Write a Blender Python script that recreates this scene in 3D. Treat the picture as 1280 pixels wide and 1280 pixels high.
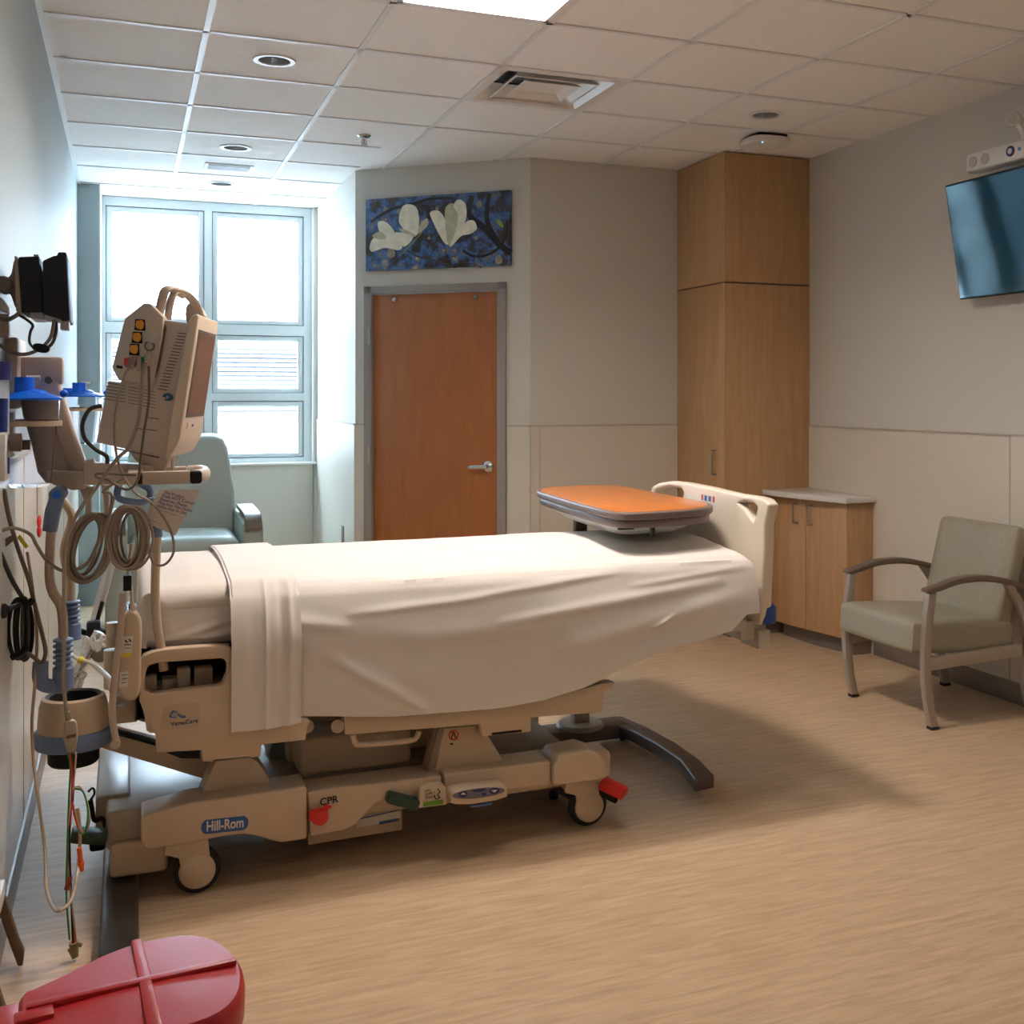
import bpy, bmesh, math, random
from mathutils import Vector, Matrix, noise
random.seed(7)
S = bpy.context.scene
for o in list(bpy.data.objects): bpy.data.objects.remove(o)
# ---------------------------------------------------------------- camera
YAW, FPX, CX, CY, CH = .392, 1407., 740., 493.5, 1.44
cam = bpy.data.cameras.new('camera'); co = bpy.data.objects.new('camera', cam); S.collection.objects.link(co)
co.location = (0, 0, CH); co.rotation_euler = (math.pi/2, 0, -YAW)
cam.sensor_width = 36; cam.lens = FPX/1280*36; cam.shift_x = -(CX-640)/1280; cam.shift_y = -(640-CY)/1280
cam.clip_start = .05; S.camera = co
# ---------------------------------------------------------------- world, light, exposure
S.view_settings.view_transform = 'Standard'; S.view_settings.look = 'None'; S.view_settings.gamma = 1
S.view_settings.use_curve_mapping = False; S.view_settings.exposure = -0.06
WORLD, SUN, LAMP, LAMP2, ADDED_CORE = 26.0, 14.0, 15.0, 8.0, 195.0
w = bpy.data.worlds.new('sky'); S.world = w; w.use_nodes = True
bg = w.node_tree.nodes['Background']; bg.inputs[0].default_value = (.56, .80, 1, 1); bg.inputs[1].default_value = WORLD
sl = bpy.data.lights.new('sun', 'SUN'); so = bpy.data.objects.new('sun', sl); S.collection.objects.link(so)
sl.energy = SUN; sl.angle = .01; sl.color = (1, .95, .9); so.rotation_euler = (math.radians(50), 0, math.radians(-25))
pl = bpy.data.lights.new('window_portal', 'AREA'); po = bpy.data.objects.new('window_portal', pl); S.collection.objects.link(po)
pl.shape = 'RECTANGLE'; pl.size = 1.5; pl.size_y = 1.95; pl.cycles.is_portal = True
po.location = (.57, 8.98, 1.9); po.rotation_euler = (-math.pi/2, 0, 0)
# ---------------------------------------------------------------- measured sight lines: a photo pixel on a real plane of the room
FW = Vector((math.sin(YAW), math.cos(YAW), 0)); RT = Vector((math.cos(YAW), -math.sin(YAW), 0)); CAM = Vector((0, 0, CH))
def ray(u, v): return FW + RT*((u-CX)/FPX) - Vector((0, 0, 1))*((v-CY)/FPX)
def q(u, v, y): r = ray(u, v); return CAM + r*(y/r.y)
def qx(u, v, x): r = ray(u, v); return CAM + r*(x/r.x)
def qz(u, v, z): r = ray(u, v); return CAM + r*((z-CH)/r.z)
def qp(u, v, p0, n): r = ray(u, v); return CAM + r*((p0-CAM).dot(n)/r.dot(n))
def qs(pts, y): return [q(u, v, y) for u, v in pts]
# ---------------------------------------------------------------- materials
MATS = {}
def mat(name, col, rough=.5, metal=0., bump=0., bscale=200., var=0., vscale=8., coat=0., spec=.5, stretch=None, emit=None, trans=0., alpha=1., sheen=0.):
    if name in MATS: return MATS[name]
    m = bpy.data.materials.new(name); m.use_nodes = True; nt = m.node_tree; b = nt.nodes['Principled BSDF']
    c = (*col, 1)
    b.inputs['Base Color'].default_value = c; b.inputs['Roughness'].default_value = rough; b.inputs['Metallic'].default_value = metal
    b.inputs['Coat Weight'].default_value = coat; b.inputs['Specular IOR Level'].default_value = spec
    b.inputs['Transmission Weight'].default_value = trans; b.inputs['Alpha'].default_value = alpha
    b.inputs['Sheen Weight'].default_value = sheen
    tc = nt.nodes.new('ShaderNodeTexCoord'); mp = nt.nodes.new('ShaderNodeMapping'); nt.links.new(tc.outputs['Object'], mp.inputs[0])
    if stretch: mp.inputs['Scale'].default_value = stretch
    if var:
        n = nt.nodes.new('ShaderNodeTexNoise'); n.inputs['Scale'].default_value = vscale; n.inputs['Detail'].default_value = 6
        r = nt.nodes.new('ShaderNodeMix'); r.data_type = 'RGBA'
        r.inputs[6].default_value = (*[k*(1-var) for k in col], 1); r.inputs[7].default_value = (*[min(1, k*(1+var)) for k in col], 1)
        nt.links.new(mp.outputs[0], n.inputs[0])
        rr = nt.nodes.new('ShaderNodeMapRange'); rr.inputs[1].default_value = .3; rr.inputs[2].default_value = .7
        nt.links.new(n.outputs[0], rr.inputs[0]); nt.links.new(rr.outputs[0], r.inputs[0]); nt.links.new(r.outputs[2], b.inputs['Base Color'])
    if bump:
        n2 = nt.nodes.new('ShaderNodeTexNoise'); n2.inputs['Scale'].default_value = bscale; n2.inputs['Detail'].default_value = 3
        bp = nt.nodes.new('ShaderNodeBump'); bp.inputs['Strength'].default_value = bump; bp.inputs['Distance'].default_value = .002
        nt.links.new(mp.outputs[0], n2.inputs[0]); nt.links.new(n2.outputs[0], bp.inputs['Height']); nt.links.new(bp.outputs[0], b.inputs['Normal'])
    if emit: b.inputs['Emission Color'].default_value = (*emit[0], 1); b.inputs['Emission Strength'].default_value = emit[1]
    MATS[name] = m; return m
paint = mat('grey_green_paint', (.64, .615, .555), .55, bump=.25, bscale=350)
wains = mat('cream_wall_panel', (.68, .62, .53), .33, bump=.05, bscale=300, var=.02, vscale=3)
seam = mat('panel_seam', (.50, .44, .37), .5)
basem = mat('brown_rubber_base', (.20, .16, .13), .4)
white = mat('white_plastic', (.78, .77, .74), .35)
offw = mat('white_metal', (.75, .77, .78), .4)
winm = mat('pale_window_metal', (.62, .66, .67), .4)
darkg = mat('dark_gasket', (.04, .05, .06), .5)
beige = mat('beige_bed_plastic', (.60, .47, .335), .38, bump=.08, bscale=500, var=.02, vscale=5)
ivory = mat('ivory_plastic', (.76, .69, .57), .32)
dbeige = mat('shadowed_frame_steel', (.30, .24, .17), .5)  # bed beige darkened: the shade under the bed is put into the colour
blue = mat('blue_plastic', (.05, .13, .36), .4)
lblue = mat('slate_blue_grip', (.16, .23, .40), .5)
vblue = mat('bright_blue_lid', (.0, .13, .75), .35)
black = mat('black_plastic', (.008, .008, .011), .5, spec=.25)
rubber = mat('black_rubber', (.02, .02, .02), .7)
red = mat('red_plastic', (.50, .012, .018), .36, bump=.15, bscale=420)
redb = mat('red_pedal', (.62, .02, .015), .4)
green = mat('dark_green_pedal', (.015, .045, .03), .45)
chrome = mat('brushed_chrome', (.62, .62, .62), .22, 1.)
nickel = mat('satin_nickel', (.42, .39, .35), .35, 1.)
mon = mat('monitor_beige', (.50, .41, .335), .42, bump=.05, bscale=600)
mond = mat('monitor_groove', (.12, .10, .08), .6)
cable = mat('taupe_cable', (.30, .245, .19), .45)
dcable = mat('dark_cable', (.03, .025, .022), .5)
lcable = mat('tan_tube', (.50, .38, .25), .4)
orange = mat('orange_port', (.75, .30, .02), .4)
yellow = mat('yellow_label', (.75, .60, .03), .5)
paper = mat('paper_tag', (.70, .62, .56), .6)
navy = mat('navy_print', (.02, .03, .14), .6)
ink = mat('black_print', (.01, .01, .01), .6)
labw = mat('white_label', (.75, .72, .66), .5)
frameg = mat('taupe_door_frame', (.33, .30, .275), .45)
uph = mat('olive_vinyl', (.33, .305, .225), .42, bump=.35, bscale=260, var=.16, vscale=90, stretch=(1, 1, 4))
chairm = mat('champagne_chair_metal', (.40, .345, .29), .38, .35)
armm = mat('brown_arm_cap', (.15, .11, .08), .42)
recl = mat('sage_vinyl', (.36, .41, .37), .38, bump=.05, bscale=200)
brownp = mat('dark_brown_plastic', (.10, .072, .062), .42)
tabed = mat('taupe_table_edge', (.17, .13, .12), .4)
quartz = mat('pale_quartz', (.72, .69, .64), .25, var=.04, vscale=60)
glass = mat('clear_plastic', (.92, .93, .97), .06, trans=1.)
glass.node_tree.nodes['Principled BSDF'].inputs['IOR'].default_value = 1.12
sheet = mat('white_bed_linen', (.79, .755, .72), .75, bump=.25, bscale=900, sheen=.1)
sheet2 = mat('white_fitted_linen', (.78, .73, .68), .75, bump=.25, bscale=900, sheen=.1)
tilem = mat('acoustic_tile', (.93, .91, .88), .85, bump=.9, bscale=230, var=.05, vscale=160)
gridm = mat('white_grid_metal', (.82, .82, .82), .4)
def wood(name, c1, c2, sc, scale=3., rough=.4, coat=0., bmp=.06, c3=None):
    m = bpy.data.materials.new(name); m.use_nodes = True; nt = m.node_tree; b = nt.nodes['Principled BSDF']
    tc = nt.nodes.new('ShaderNodeTexCoord'); mp = nt.nodes.new('ShaderNodeMapping'); mp.inputs['Scale'].default_value = sc
    n = nt.nodes.new('ShaderNodeTexNoise'); n.inputs['Scale'].default_value = scale; n.inputs['Detail'].default_value = 7; n.inputs['Roughness'].default_value = .62
    n.inputs['Distortion'].default_value = .6
    cr = nt.nodes.new('ShaderNodeValToRGB'); cr.color_ramp.elements[0].position = .32; cr.color_ramp.elements[0].color = (*c1, 1)
    cr.color_ramp.elements[1].position = .68; cr.color_ramp.elements[1].color = (*c2, 1)
    nt.links.new(tc.outputs['Object'], mp.inputs[0]); nt.links.new(mp.outputs[0], n.inputs[0]); nt.links.new(n.outputs[0], cr.inputs[0])
    nt.links.new(cr.outputs[0], b.inputs['Base Color']); b.inputs['Roughness'].default_value = rough; b.inputs['Coat Weight'].default_value = coat
    bp = nt.nodes.new('ShaderNodeBump'); bp.inputs['Strength'].default_value = bmp; bp.inputs['Distance'].default_value = .002
    nt.links.new(n.outputs[0], bp.inputs['Height']); nt.links.new(bp.outputs[0], b.inputs['Normal']); MATS[name] = m
    return m
oak = wood('oak_veneer', (.46, .262, .125), (.56, .335, .17), (9, 9, .7), 3.5, .42)
doorw = wood('cherry_door_veneer', (.37, .125, .036), (.43, .15, .045), (8, 8, .8), 3, .38)
tabw = wood('orange_cherry_laminate', (.52, .165, .035), (.66, .23, .055), (2, 1, 1), 5, .3)
floorm = wood('wood_look_vinyl', (.47, .325, .20), (.66, .49, .325), (1.7, 14, 1), 3.0, .42, bmp=.12)
# ---------------------------------------------------------------- mesh builder
class M:
    def __init__(s): s.bm = bmesh.new()
    def _add(s, b, bev=0, seg=2, ang=40):
        if bev:
            b.normal_update()
            es = [e for e in b.edges if len(e.link_faces) == 2 and e.calc_face_angle(0) > math.radians(ang)]
            bmesh.ops.bevel(b, geom=es, offset=bev, segments=seg, profile=.5, affect='EDGES', clamp_overlap=True)
        bmesh.ops.recalc_face_normals(b, faces=b.faces)
        me = bpy.data.meshes.new('t'); b.to_mesh(me); b.free(); s.bm.from_mesh(me); bpy.data.meshes.remove(me); return s
    def box(s, x0, x1, y0, y1, z0, z1, bev=0, seg=2):
        b = bmesh.new(); bmesh.ops.create_cube(b, size=1)
        for v in b.verts: v.co = Vector((x0+(v.co.x+.5)*(x1-x0), y0+(v.co.y+.5)*(y1-y0), z0+(v.co.z+.5)*(z1-z0)))
        return s._add(b, bev, seg)
    def obox(s, c, X, Y, Z, dx, dy, dz, bev=0, seg=2):   # oriented box: centre, unit axes, full sizes
        b = bmesh.new(); bmesh.ops.create_cube(b, size=1); c = Vector(c)
        for v in b.verts: v.co = c + X*(v.co.x*dx) + Y*(v.co.y*dy) + Z*(v.co.z*dz)
        return s._add(b, bev, seg)
    def prism(s, pts, ext, bev=0, seg=2, holes=(), ang=40):
        b = bmesh.new(); E = []; ext = Vector(ext)
        for lp in [pts, *holes]:
            vs = [b.verts.new(Vector(p)) for p in lp]
            E += [b.edges.new((vs[i], vs[(i+1) % len(vs)])) for i in range(len(vs))]
        if holes: bmesh.ops.triangle_fill(b, use_beauty=True, edges=E)
        else: b.faces.new(b.verts)
        r = bmesh.ops.extrude_face_region(b, geom=list(b.faces))
        bmesh.ops.translate(b, vec=ext, verts=[g for g in r['geom'] if isinstance(g, bmesh.types.BMVert)])
        return s._add(b, bev, seg, ang)
    def tube(s, pts, r, closed=False, n=10, sub=6, flat=None, raw=False):
        P = [Vector(p) for p in pts]
        if not raw and len(P) > 2: P = cat(P, sub, closed)
        b = bmesh.new(); rings = []; N = len(P); up = None
        for i in range(N):
            a = P[(i-1) % N] if (closed or i) else P[0]; c = P[(i+1) % N] if (closed or i < N-1) else P[-1]
            t = (c-a); t = t.normalized() if t.length > 1e-9 else Vector((0, 0, 1))
            if up is None: up = t.orthogonal().normalized()
            if flat is not None: up = Vector(flat)
            up = (up - t*up.dot(t))
            up = up.normalized() if up.length > 1e-6 else t.orthogonal().normalized()
            sd = t.cross(up); ri = r[min(len(r)-1, int(i/(N-1)*(len(r)-1)+.5))] if isinstance(r, (list, tuple)) and len(r) > 2 else r
            ra, rb = (ri if isinstance(ri, (list, tuple)) else (ri, ri))
            rings.append([b.verts.new(P[i]+up*math.cos(k*2*math.pi/n)*ra+sd*math.sin(k*2*math.pi/n)*rb) for k in range(n)])
        for i in range(N if closed else N-1):
            A, B = rings[i], rings[(i+1) % N]
            for k in range(n): b.faces.new((A[k], A[(k+1) % n], B[(k+1) % n], B[k]))
        if not closed: b.faces.new(rings[0]); b.faces.new(rings[-1])
        return s._add(b)
    def lathe(s, prof, c, ax=(0, 0, 1), n=36, sq=1., cap=True):
        ax = Vector(ax).normalized(); u = ax.orthogonal().normalized(); v = ax.cross(u); c = Vector(c); b = bmesh.new(); R = []
        for r, h in prof:
            R.append([b.verts.new(c+ax*h+u*(r*math.cos(k*2*math.pi/n))+v*(r*math.sin(k*2*math.pi/n))) for k in range(n)])
        for A, B in zip(R, R[1:]):
            for k in range(n): b.faces.new((A[k], A[(k+1) % n], B[(k+1) % n], B[k]))
        if cap: b.faces.new(R[0]); b.faces.new(R[-1])
        return s._add(b)
    def cyl(s, p0, p1, r0, r1=None, n=24):
        p0, p1 = Vector(p0), Vector(p1); d = p1-p0
        return s.lathe([(r0, 0), (r0 if r1 is None else r1, d.length)], p0, d, n)
    def ball(s, c, r, sc=(1, 1, 1)):
        b = bmesh.new(); bmesh.ops.create_uvsphere(b, u_segments=20, v_segments=12, radius=r)
        for v in b.verts: v.co = Vector(c)+Vector((v.co.x*sc[0], v.co.y*sc[1], v.co.z*sc[2]))
        return s._add(b)
    def grid(s, f, nu, nv, closed=False):
        b = bmesh.new(); V = [[b.verts.new(f(i/(nu-1), j/(nv-1))) for j in range(nv)] for i in range(nu)]
        for i in range(nu-1):
            for j in range(nv-1): b.faces.new((V[i][j], V[i+1][j], V[i+1][j+1], V[i][j+1]))
        me = bpy.data.meshes.new('t'); b.to_mesh(me); b.free(); s.bm.from_mesh(me); bpy.data.meshes.remove(me); return s
    def mesh(s, name, m, ang=35):
        me = bpy.data.meshes.new(name); s.bm.to_mesh(me); s.bm.free(); me.materials.append(m)
        for p in me.polygons: p.use_smooth = True
        me.set_sharp_from_angle(angle=math.radians(s.__dict__.get('ang', ang))); return me
def cat(P, sub, closed):
    out = []; N = len(P)
    for i in range(N if closed else N-1):
        g = lambda k: P[k % N] if closed else P[max(0, min(N-1, k))]
        a, b, c, d = g(i-1), g(i), g(i+1), g(i+2)
        for j in range(sub):
            t = j/sub; out.append(.5*((2*b)+(c-a)*t+(2*a-5*b+4*c-d)*t*t+(3*b-a-3*c+d)*t**3))
    if not closed: out.append(P[-1])
    return out
def link(o): S.collection.objects.link(o); return o
def adopt(o, parent):
    if parent is not None:
        o.parent = parent; r = parent
        while r.parent: r = r.parent
        o.matrix_parent_inverse = Matrix.Translation(-r.location) if r is parent else Matrix.Identity(4)
    return o
def part(name, b, m, parent, label=None):
    o = adopt(link(bpy.data.objects.new(name, b.mesh(name, m) if isinstance(b, M) else b)), parent)
    if label: o['label'] = label
    return o
def tag(o, label, cate, group=None, kind=None):
    if label: o['label'] = label
    if cate: o['category'] = cate
    if group: o['group'] = group
    if kind: o['kind'] = kind
    return o
def solo(name, b, m, label, cate, group=None, kind=None):
    me = b.mesh(name, m); c = Vector((0, 0, 0))
    lo = Vector([min(v.co[i] for v in me.vertices) for i in range(3)]); hi = Vector([max(v.co[i] for v in me.vertices) for i in range(3)])
    c = Vector(((lo.x+hi.x)/2, (lo.y+hi.y)/2, lo.z)); me.transform(Matrix.Translation(-c))
    o = link(bpy.data.objects.new(name, me)); o.location = c; return tag(o, label, cate, group, kind)
def thing(name, label, cate, loc, group=None, kind=None):
    o = link(bpy.data.objects.new(name, None)); o.location = loc; o.empty_display_size = .1; return tag(o, label, cate, group, kind)
def struct(name, b, m, label=None):
    o = link(bpy.data.objects.new(name, b.mesh(name, m))); o['kind'] = 'structure'
    if label: o['label'] = label
    return o
def copy_tree(root, delta, label):
    r = root.copy(); S.collection.objects.link(r); r.location = root.location+Vector(delta); r['label'] = label
    def rec(a, b):
        for ch in a.children:
            c = ch.copy(); S.collection.objects.link(c); mi = ch.matrix_parent_inverse.copy(); c.parent = b; c.matrix_parent_inverse = mi; rec(ch, c)
    rec(root, r); return r
def text(s, size, org, X, N, m, parent, name='lettering', depth=.0006, bold=0, align='LEFT', spacing=1, sx=1.):
    c = bpy.data.curves.new('t', 'FONT'); c.body = s; c.size = size; c.extrude = depth; c.offset = bold; c.align_x = align; c.space_line = spacing
    o = bpy.data.objects.new('t', c); S.collection.objects.link(o); dg = bpy.context.evaluated_depsgraph_get()
    me = bpy.data.meshes.new_from_object(o.evaluated_get(dg)); bpy.data.objects.remove(o)
    X = Vector(X).normalized(); N = Vector(N).normalized(); Y = N.cross(X)
    me.transform(Matrix.Translation(Vector(org)) @ Matrix((X*sx, Y, N)).transposed().to_4x4()); me.materials.clear(); me.materials.append(m); me.name = name
    return adopt(link(bpy.data.objects.new(name, me)), parent)
def smooth_loop(pts, n=5):  return cat([Vector(p) for p in pts], n, True)
XA, YA, ZA = Vector((1, 0, 0)), Vector((0, 1, 0)), Vector((0, 0, 1))

# ================================================================ ROOM
ZC = 2.874; XL, XR = -.31, 3.84; YB = 6.442; YR = -.9; YW = 8.87
A0 = Vector((1.355, 7.25, 0)); B0 = Vector((2.259, 6.442, 0)); AD = (B0-A0).normalized(); AN = Vector((AD.y, -AD.x, 0))
def wp(s, z, d=0): p = A0+AD*s+AN*d; return Vector((p.x, p.y, z))
struct('floor', M().box(XL-.1, XR+.1, YR-.1, YW+.1, -.06, 0), floorm)
# ceiling: tiles in a white grid (0.61 m modules); two cells are left open for the light panel and the air diffuser
GX0, GY0, T = .29, 4.69, .6096
cb = M()
LC = [(1, -3), (4, -7)]
open_cells = LC+[(2, 0), (1, -2)]
CANS = {(0, 0): (.586, 4.987), (0, 3): (.586, 6.834), (0, 5): (.596, 8.037), (4, 0): (3.028, 4.995)}
for (i, j), (hx_, hy_) in CANS.items():
    x0, x1, y0, y1 = GX0+i*T, GX0+(i+1)*T, GY0+j*T, GY0+(j+1)*T
    cb.prism([(x0, y0, ZC+.004), (x1, y0, ZC+.004), (x1, y1, ZC+.004), (x0, y1, ZC+.004)], (0, 0, .016), 0, 2, [[(hx_+.072*math.cos(a), hy_+.072*math.sin(a), ZC+.004) for a in [k*math.pi/16 for k in range(32)]]])
for i in range(-1, 6):
    for j in range(-10, 7):
        if (i, j) in open_cells or (i, j) in CANS: continue
        x0 = max(XL-.05, GX0+i*T); x1 = min(XR+.05, GX0+(i+1)*T); y0 = max(YR-.05, GY0+j*T); y1 = min(YW+.05, GY0+(j+1)*T)
        if x1 > x0 and y1 > y0: cb.box(x0, x1, y0, y1, ZC+.004, ZC+.02)
struct('ceiling', cb, tilem)
struct('ceiling_deck', M().box(XL-.2, XR+.2, YR-.2, YW+.15, ZC+.25, ZC+.3), offw)
g = M()
for i in range(0, 6): g.box(GX0+i*T-.012, GX0+i*T+.012, YR, YW if i < 2 else (YB if i > 3 else 7.3), ZC-.002, ZC+.006)
for j in range(-9, 7):
    y = GY0+j*T
    if j == -2: g.box(XL, GX0+T, y-.012, y+.012, ZC-.002, ZC+.006).box(GX0+2*T, XR, y-.012, y+.012, ZC-.002, ZC+.006); continue
    g.box(XL, XR if y < YB else 1.36, y-.012, y+.012, ZC-.002, ZC+.006)
g.box(XL, XL+.022, YR, YW, ZC-.003, ZC+.006)
struct('trim_1', g, gridm, 'white suspended ceiling grid')
# walls
tealp = mat('blue_grey_paint', (.37, .435, .45), .5, bump=.25, bscale=350)
struct('wall_left', M().box(XL-.1, XL, YR-.1, 8.4, 0, ZC+.28), tealp)
struct('wall_corner', M().box(XL-.1, -.175, 8.4, YW+.1, 0, ZC+.28), tealp)
struct('wall_right', M().box(XR, XR+.1, YR-.1, YB+.1, 0, ZC+.28), paint)
struct('wall_back', M().box(B0.x, XR+.1, YB, YB+.1, 0, ZC+.28), paint)
struct('wall_rear', M().box(XL-.1, XR+.1, YR-.1, YR, 0, ZC+.28), paint)
struct('wall_alcove', M().prism([(A0.x, A0.y, 0), (A0.x+.1, A0.y, 0), (A0.x+.1, YW+.1, 0), (A0.x, YW+.1, 0)], (0, 0, ZC+.28)), paint)
WSILL = q(392, 578, 8.80).z; WX0, WX1 = -.172, 1.318
struct('wall_window', M().box(-.175, WX1, 8.80, YW+.12, 0, WSILL).box(WX1+.012, A0.x, 8.80, YW+.12, 0, ZC+.28), paint)
DO0, DO1, DZ = .10, 1.03, 2.10
struct('wall_door', M().prism([wp(0, 0), wp(0, ZC+.28), wp(1.2125, ZC+.28), wp(1.2125, 0), wp(DO1, 0), wp(DO1, DZ), wp(DO0, DZ), wp(DO0, 0)], -AN*.1), paint)
# cream panelling to 1.25 m with a slim top rail
ZR = 1.25
struct('trim_2', M().box(XL, XL+.008, YR, 8.4, .1, ZR), wains, 'cream wall panelling behind the bed head')
struct('trim_3', M().box(XR-.008, XR, YR, YB, .1, ZR), wains, 'cream wall panelling on the right wall')
struct('trim_4', M().box(B0.x, 3.25, YB-.008, YB, .1, ZR), wains, 'cream wall panelling beside the tall cupboard')
struct('trim_5', M().box(A0.x-.008, A0.x, A0.y, 8.80, .1, ZR), wains, 'cream wall panelling in the window alcove')
struct('trim_6', M().prism([wp(1.066, .1), wp(1.2125, .1), wp(1.2125, ZR), wp(1.066, ZR)], AN*.008), wains, 'cream wall panelling right of the door')
struct('trim_7', M().prism([wp(0, .1), wp(.066, .1), wp(.066, ZR), wp(0, ZR)], AN*.008), wains, 'cream wall panelling left of the door')
sm = M()
for y in (.5, 1.72, 2.92, 4.134): sm.box(XR-.0095, XR-.004, y-.004, y+.004, .1, ZR)
for y in (1.4, 2.62, 3.98, 5.2, 6.42): sm.box(XL+.004, XL+.0095, y-.003, y+.003, .1, ZR)
sm.box(XR-.014, XR, YR, YB, ZR-.004, ZR+.006).box(XL, XL+.013, YR, 8.4, ZR-.004, ZR+.006).box(B0.x, 3.25, YB-.014, YB, ZR-.004, ZR+.006)
sm.box(A0.x-.014, A0.x, A0.y, 8.8, ZR-.004, ZR+.006)
sm.prism([wp(1.066, ZR-.004), wp(1.2125, ZR-.004), wp(1.2125, ZR+.006), wp(1.066, ZR+.006)], AN*.014).prism([wp(0, ZR-.004), wp(.066, ZR-.004), wp(.066, ZR+.006), wp(0, ZR+.006)], AN*.014)
sm.box(B0.x+.055, B0.x+.061, YB-.0095, YB-.004, .1, ZR)
struct('trim_8', sm, seam, 'cap rails and joints of the wall panelling')
struct('baseboard_left', M().box(XL, XL+.016, YR, 8.4, 0, .1, .003), basem)
struct('baseboard_right', M().box(XR-.016, XR, YR, 5.17, 0, .1, .003), basem)
struct('baseboard_back', M().box(B0.x, 3.25, YB-.016, YB, 0, .1, .003), basem)
struct('baseboard_alcove', M().box(A0.x-.016, A0.x, A0.y, 8.80, 0, .1, .003), basem)
# window
wn = thing('window_1', 'tall six-light window with pale metal frames and white sill', None, (.57, YW, WSILL), kind='structure')
fy0, fy1 = YW-.03, YW+.04
ztop = ZC+.0
fr = M(); xm0 = q(255, 300, YW).x+.005; xm1 = q(264.8, 300, YW).x-.003
cols = [(q(132, 300, YW).x, q(255, 300, YW).x), (q(264.8, 300, YW).x, q(379, 300, YW).x)]
zr = [(q(379, 407.8, YW).z, q(379, 271.5, YW).z), (q(379.7, 491.4, YW).z, q(379.7, 420.6, YW).z), (q(379.7, 571, YW).z, q(379.7, 500.8, YW).z)]
fr.box(WX0, cols[0][0], fy0, fy1, WSILL, ztop).box(cols[0][1], cols[1][0], fy0, fy1, WSILL, ztop).box(cols[1][1], WX1, fy0, fy1, WSILL, ztop)
zz = [WSILL, zr[2][0], zr[2][1], zr[1][0], zr[1][1], zr[0][0], zr[0][1], ztop]
for c in cols:
    for k in range(0, 8, 2): fr.box(c[0], c[1], fy0, fy1, zz[k], zz[k+1])
frame = part('window_frame', fr, winm, wn)
for ci, c in enumerate(cols):
    for z0, z1 in zr:
        s = M(); wb = .042; g_ = .004
        s.box(c[0]+g_, c[0]+wb, fy0+.012, fy1-.01, z0+g_, z1-g_, .003).box(c[1]-wb, c[1]-g_, fy0+.012, fy1-.01, z0+g_, z1-g_, .003)
        s.box(c[0]+wb, c[1]-wb, fy0+.012, fy1-.01, z0+g_, z0+wb*.8, .003).box(c[0]+wb, c[1]-wb, fy0+.012, fy1-.01, z1-wb, z1-g_, .003)
        so_ = part('sash', s, winm, wn)
        gk = M(); gk.box(c[0], c[0]+g_, fy0+.006, fy1, z0, z1).box(c[1]-g_, c[1], fy0+.006, fy1, z0, z1).box(c[0], c[1], fy0+.006, fy1, z1-g_, z1).box(c[0], c[1], fy0+.006, fy1, z0, z0+g_*.6)
        part('gasket', gk, darkg, so_)
        part('window_pane', M().box(c[0]+wb-.005, c[1]-wb+.005, fy0+.045, fy0+.049, z0+.03, z1-.03), mat('window_glass', (1, 1, 1), 0, trans=1., alpha=.12), so_)
struct('windowsill_1', M().box(-.172, WX1+.03, 8.77, YW-.03, WSILL-.012, WSILL+.006, .004), white)
struct('trim_9', M().box(WX1, WX1+.012, 8.795, YW+.04, WSILL, ZC, .001).box(-.175, -.165, 8.40, YW-.03, WSILL, ZC, .001), white, 'white lining of the window recess')
# building across the street: brick below a pale band, louvred storey above
brick = bpy.data.materials.new('pale_brick'); brick.use_nodes = True; nt = brick.node_tree; b = nt.nodes['Principled BSDF']; b.inputs['Roughness'].default_value = .9
tx = nt.nodes.new('ShaderNodeTexBrick'); tx.inputs['Scale'].default_value = 1; tx.inputs['Brick Width'].default_value = .44; tx.inputs['Row Height'].default_value = .13; tx.inputs['Mortar Size'].default_value = .016
tx.inputs['Color1'].default_value = (.11, .085, .09, 1); tx.inputs['Color2'].default_value = (.085, .07, .078, 1); tx.inputs['Mortar'].default_value = (.16, .155, .16, 1)
tc = nt.nodes.new('ShaderNodeTexCoord'); mp = nt.nodes.new('ShaderNodeMapping'); mp.inputs['Rotation'].default_value = (math.pi/2, 0, 0)
nt.links.new(tc.outputs['Object'], mp.inputs[0]); nt.links.new(mp.outputs[0], tx.inputs[0]); nt.links.new(tx.outputs[0], b.inputs['Base Color'])
bd = thing('neighbouring_building', 'pale brick building across the street seen through the window', 'building', (.3, 16, -4))
part('brick_wall', M().box(-9, 11, 16, 20, .1, 1.05), brick, bd)
part('lower_wall', M().box(-9, 11, 16, 20, -4, .1), mat('pale_render', (.85, .86, .88), .8), bd)  # unseen stretch added in pale instead of brick, bouncing daylight up to the ceiling
part('stone_band', M().box(-9, 11, 15.95, 20, 1.05, 1.15), mat('pale_stone', (.85, .85, .85), .8), bd)
lv = M()
for k in range(18): lv.box(-9, 11, 15.97, 16.1, 1.17+k*.06, 1.205+k*.06)
part('louvre_bank', lv, mat('pale_louvre', (.155, .14, .155), .6), bd)
part('louvre_backing', M().box(-9, 11, 16.1, 20, 1.15, 2.25), mat('louvre_backing', (.17, .16, .18), .8), bd)
part('upper_wall', M().box(-9, 11, 16, 20, 2.25, 7.5), mat('pale_render', (.85, .86, .88), .8), bd)
struct('ground_outside', M().box(-12, 14, 9.4, 30, -4.2, -4), mat('pale_paving', (.8, .8, .8), .8))
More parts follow.
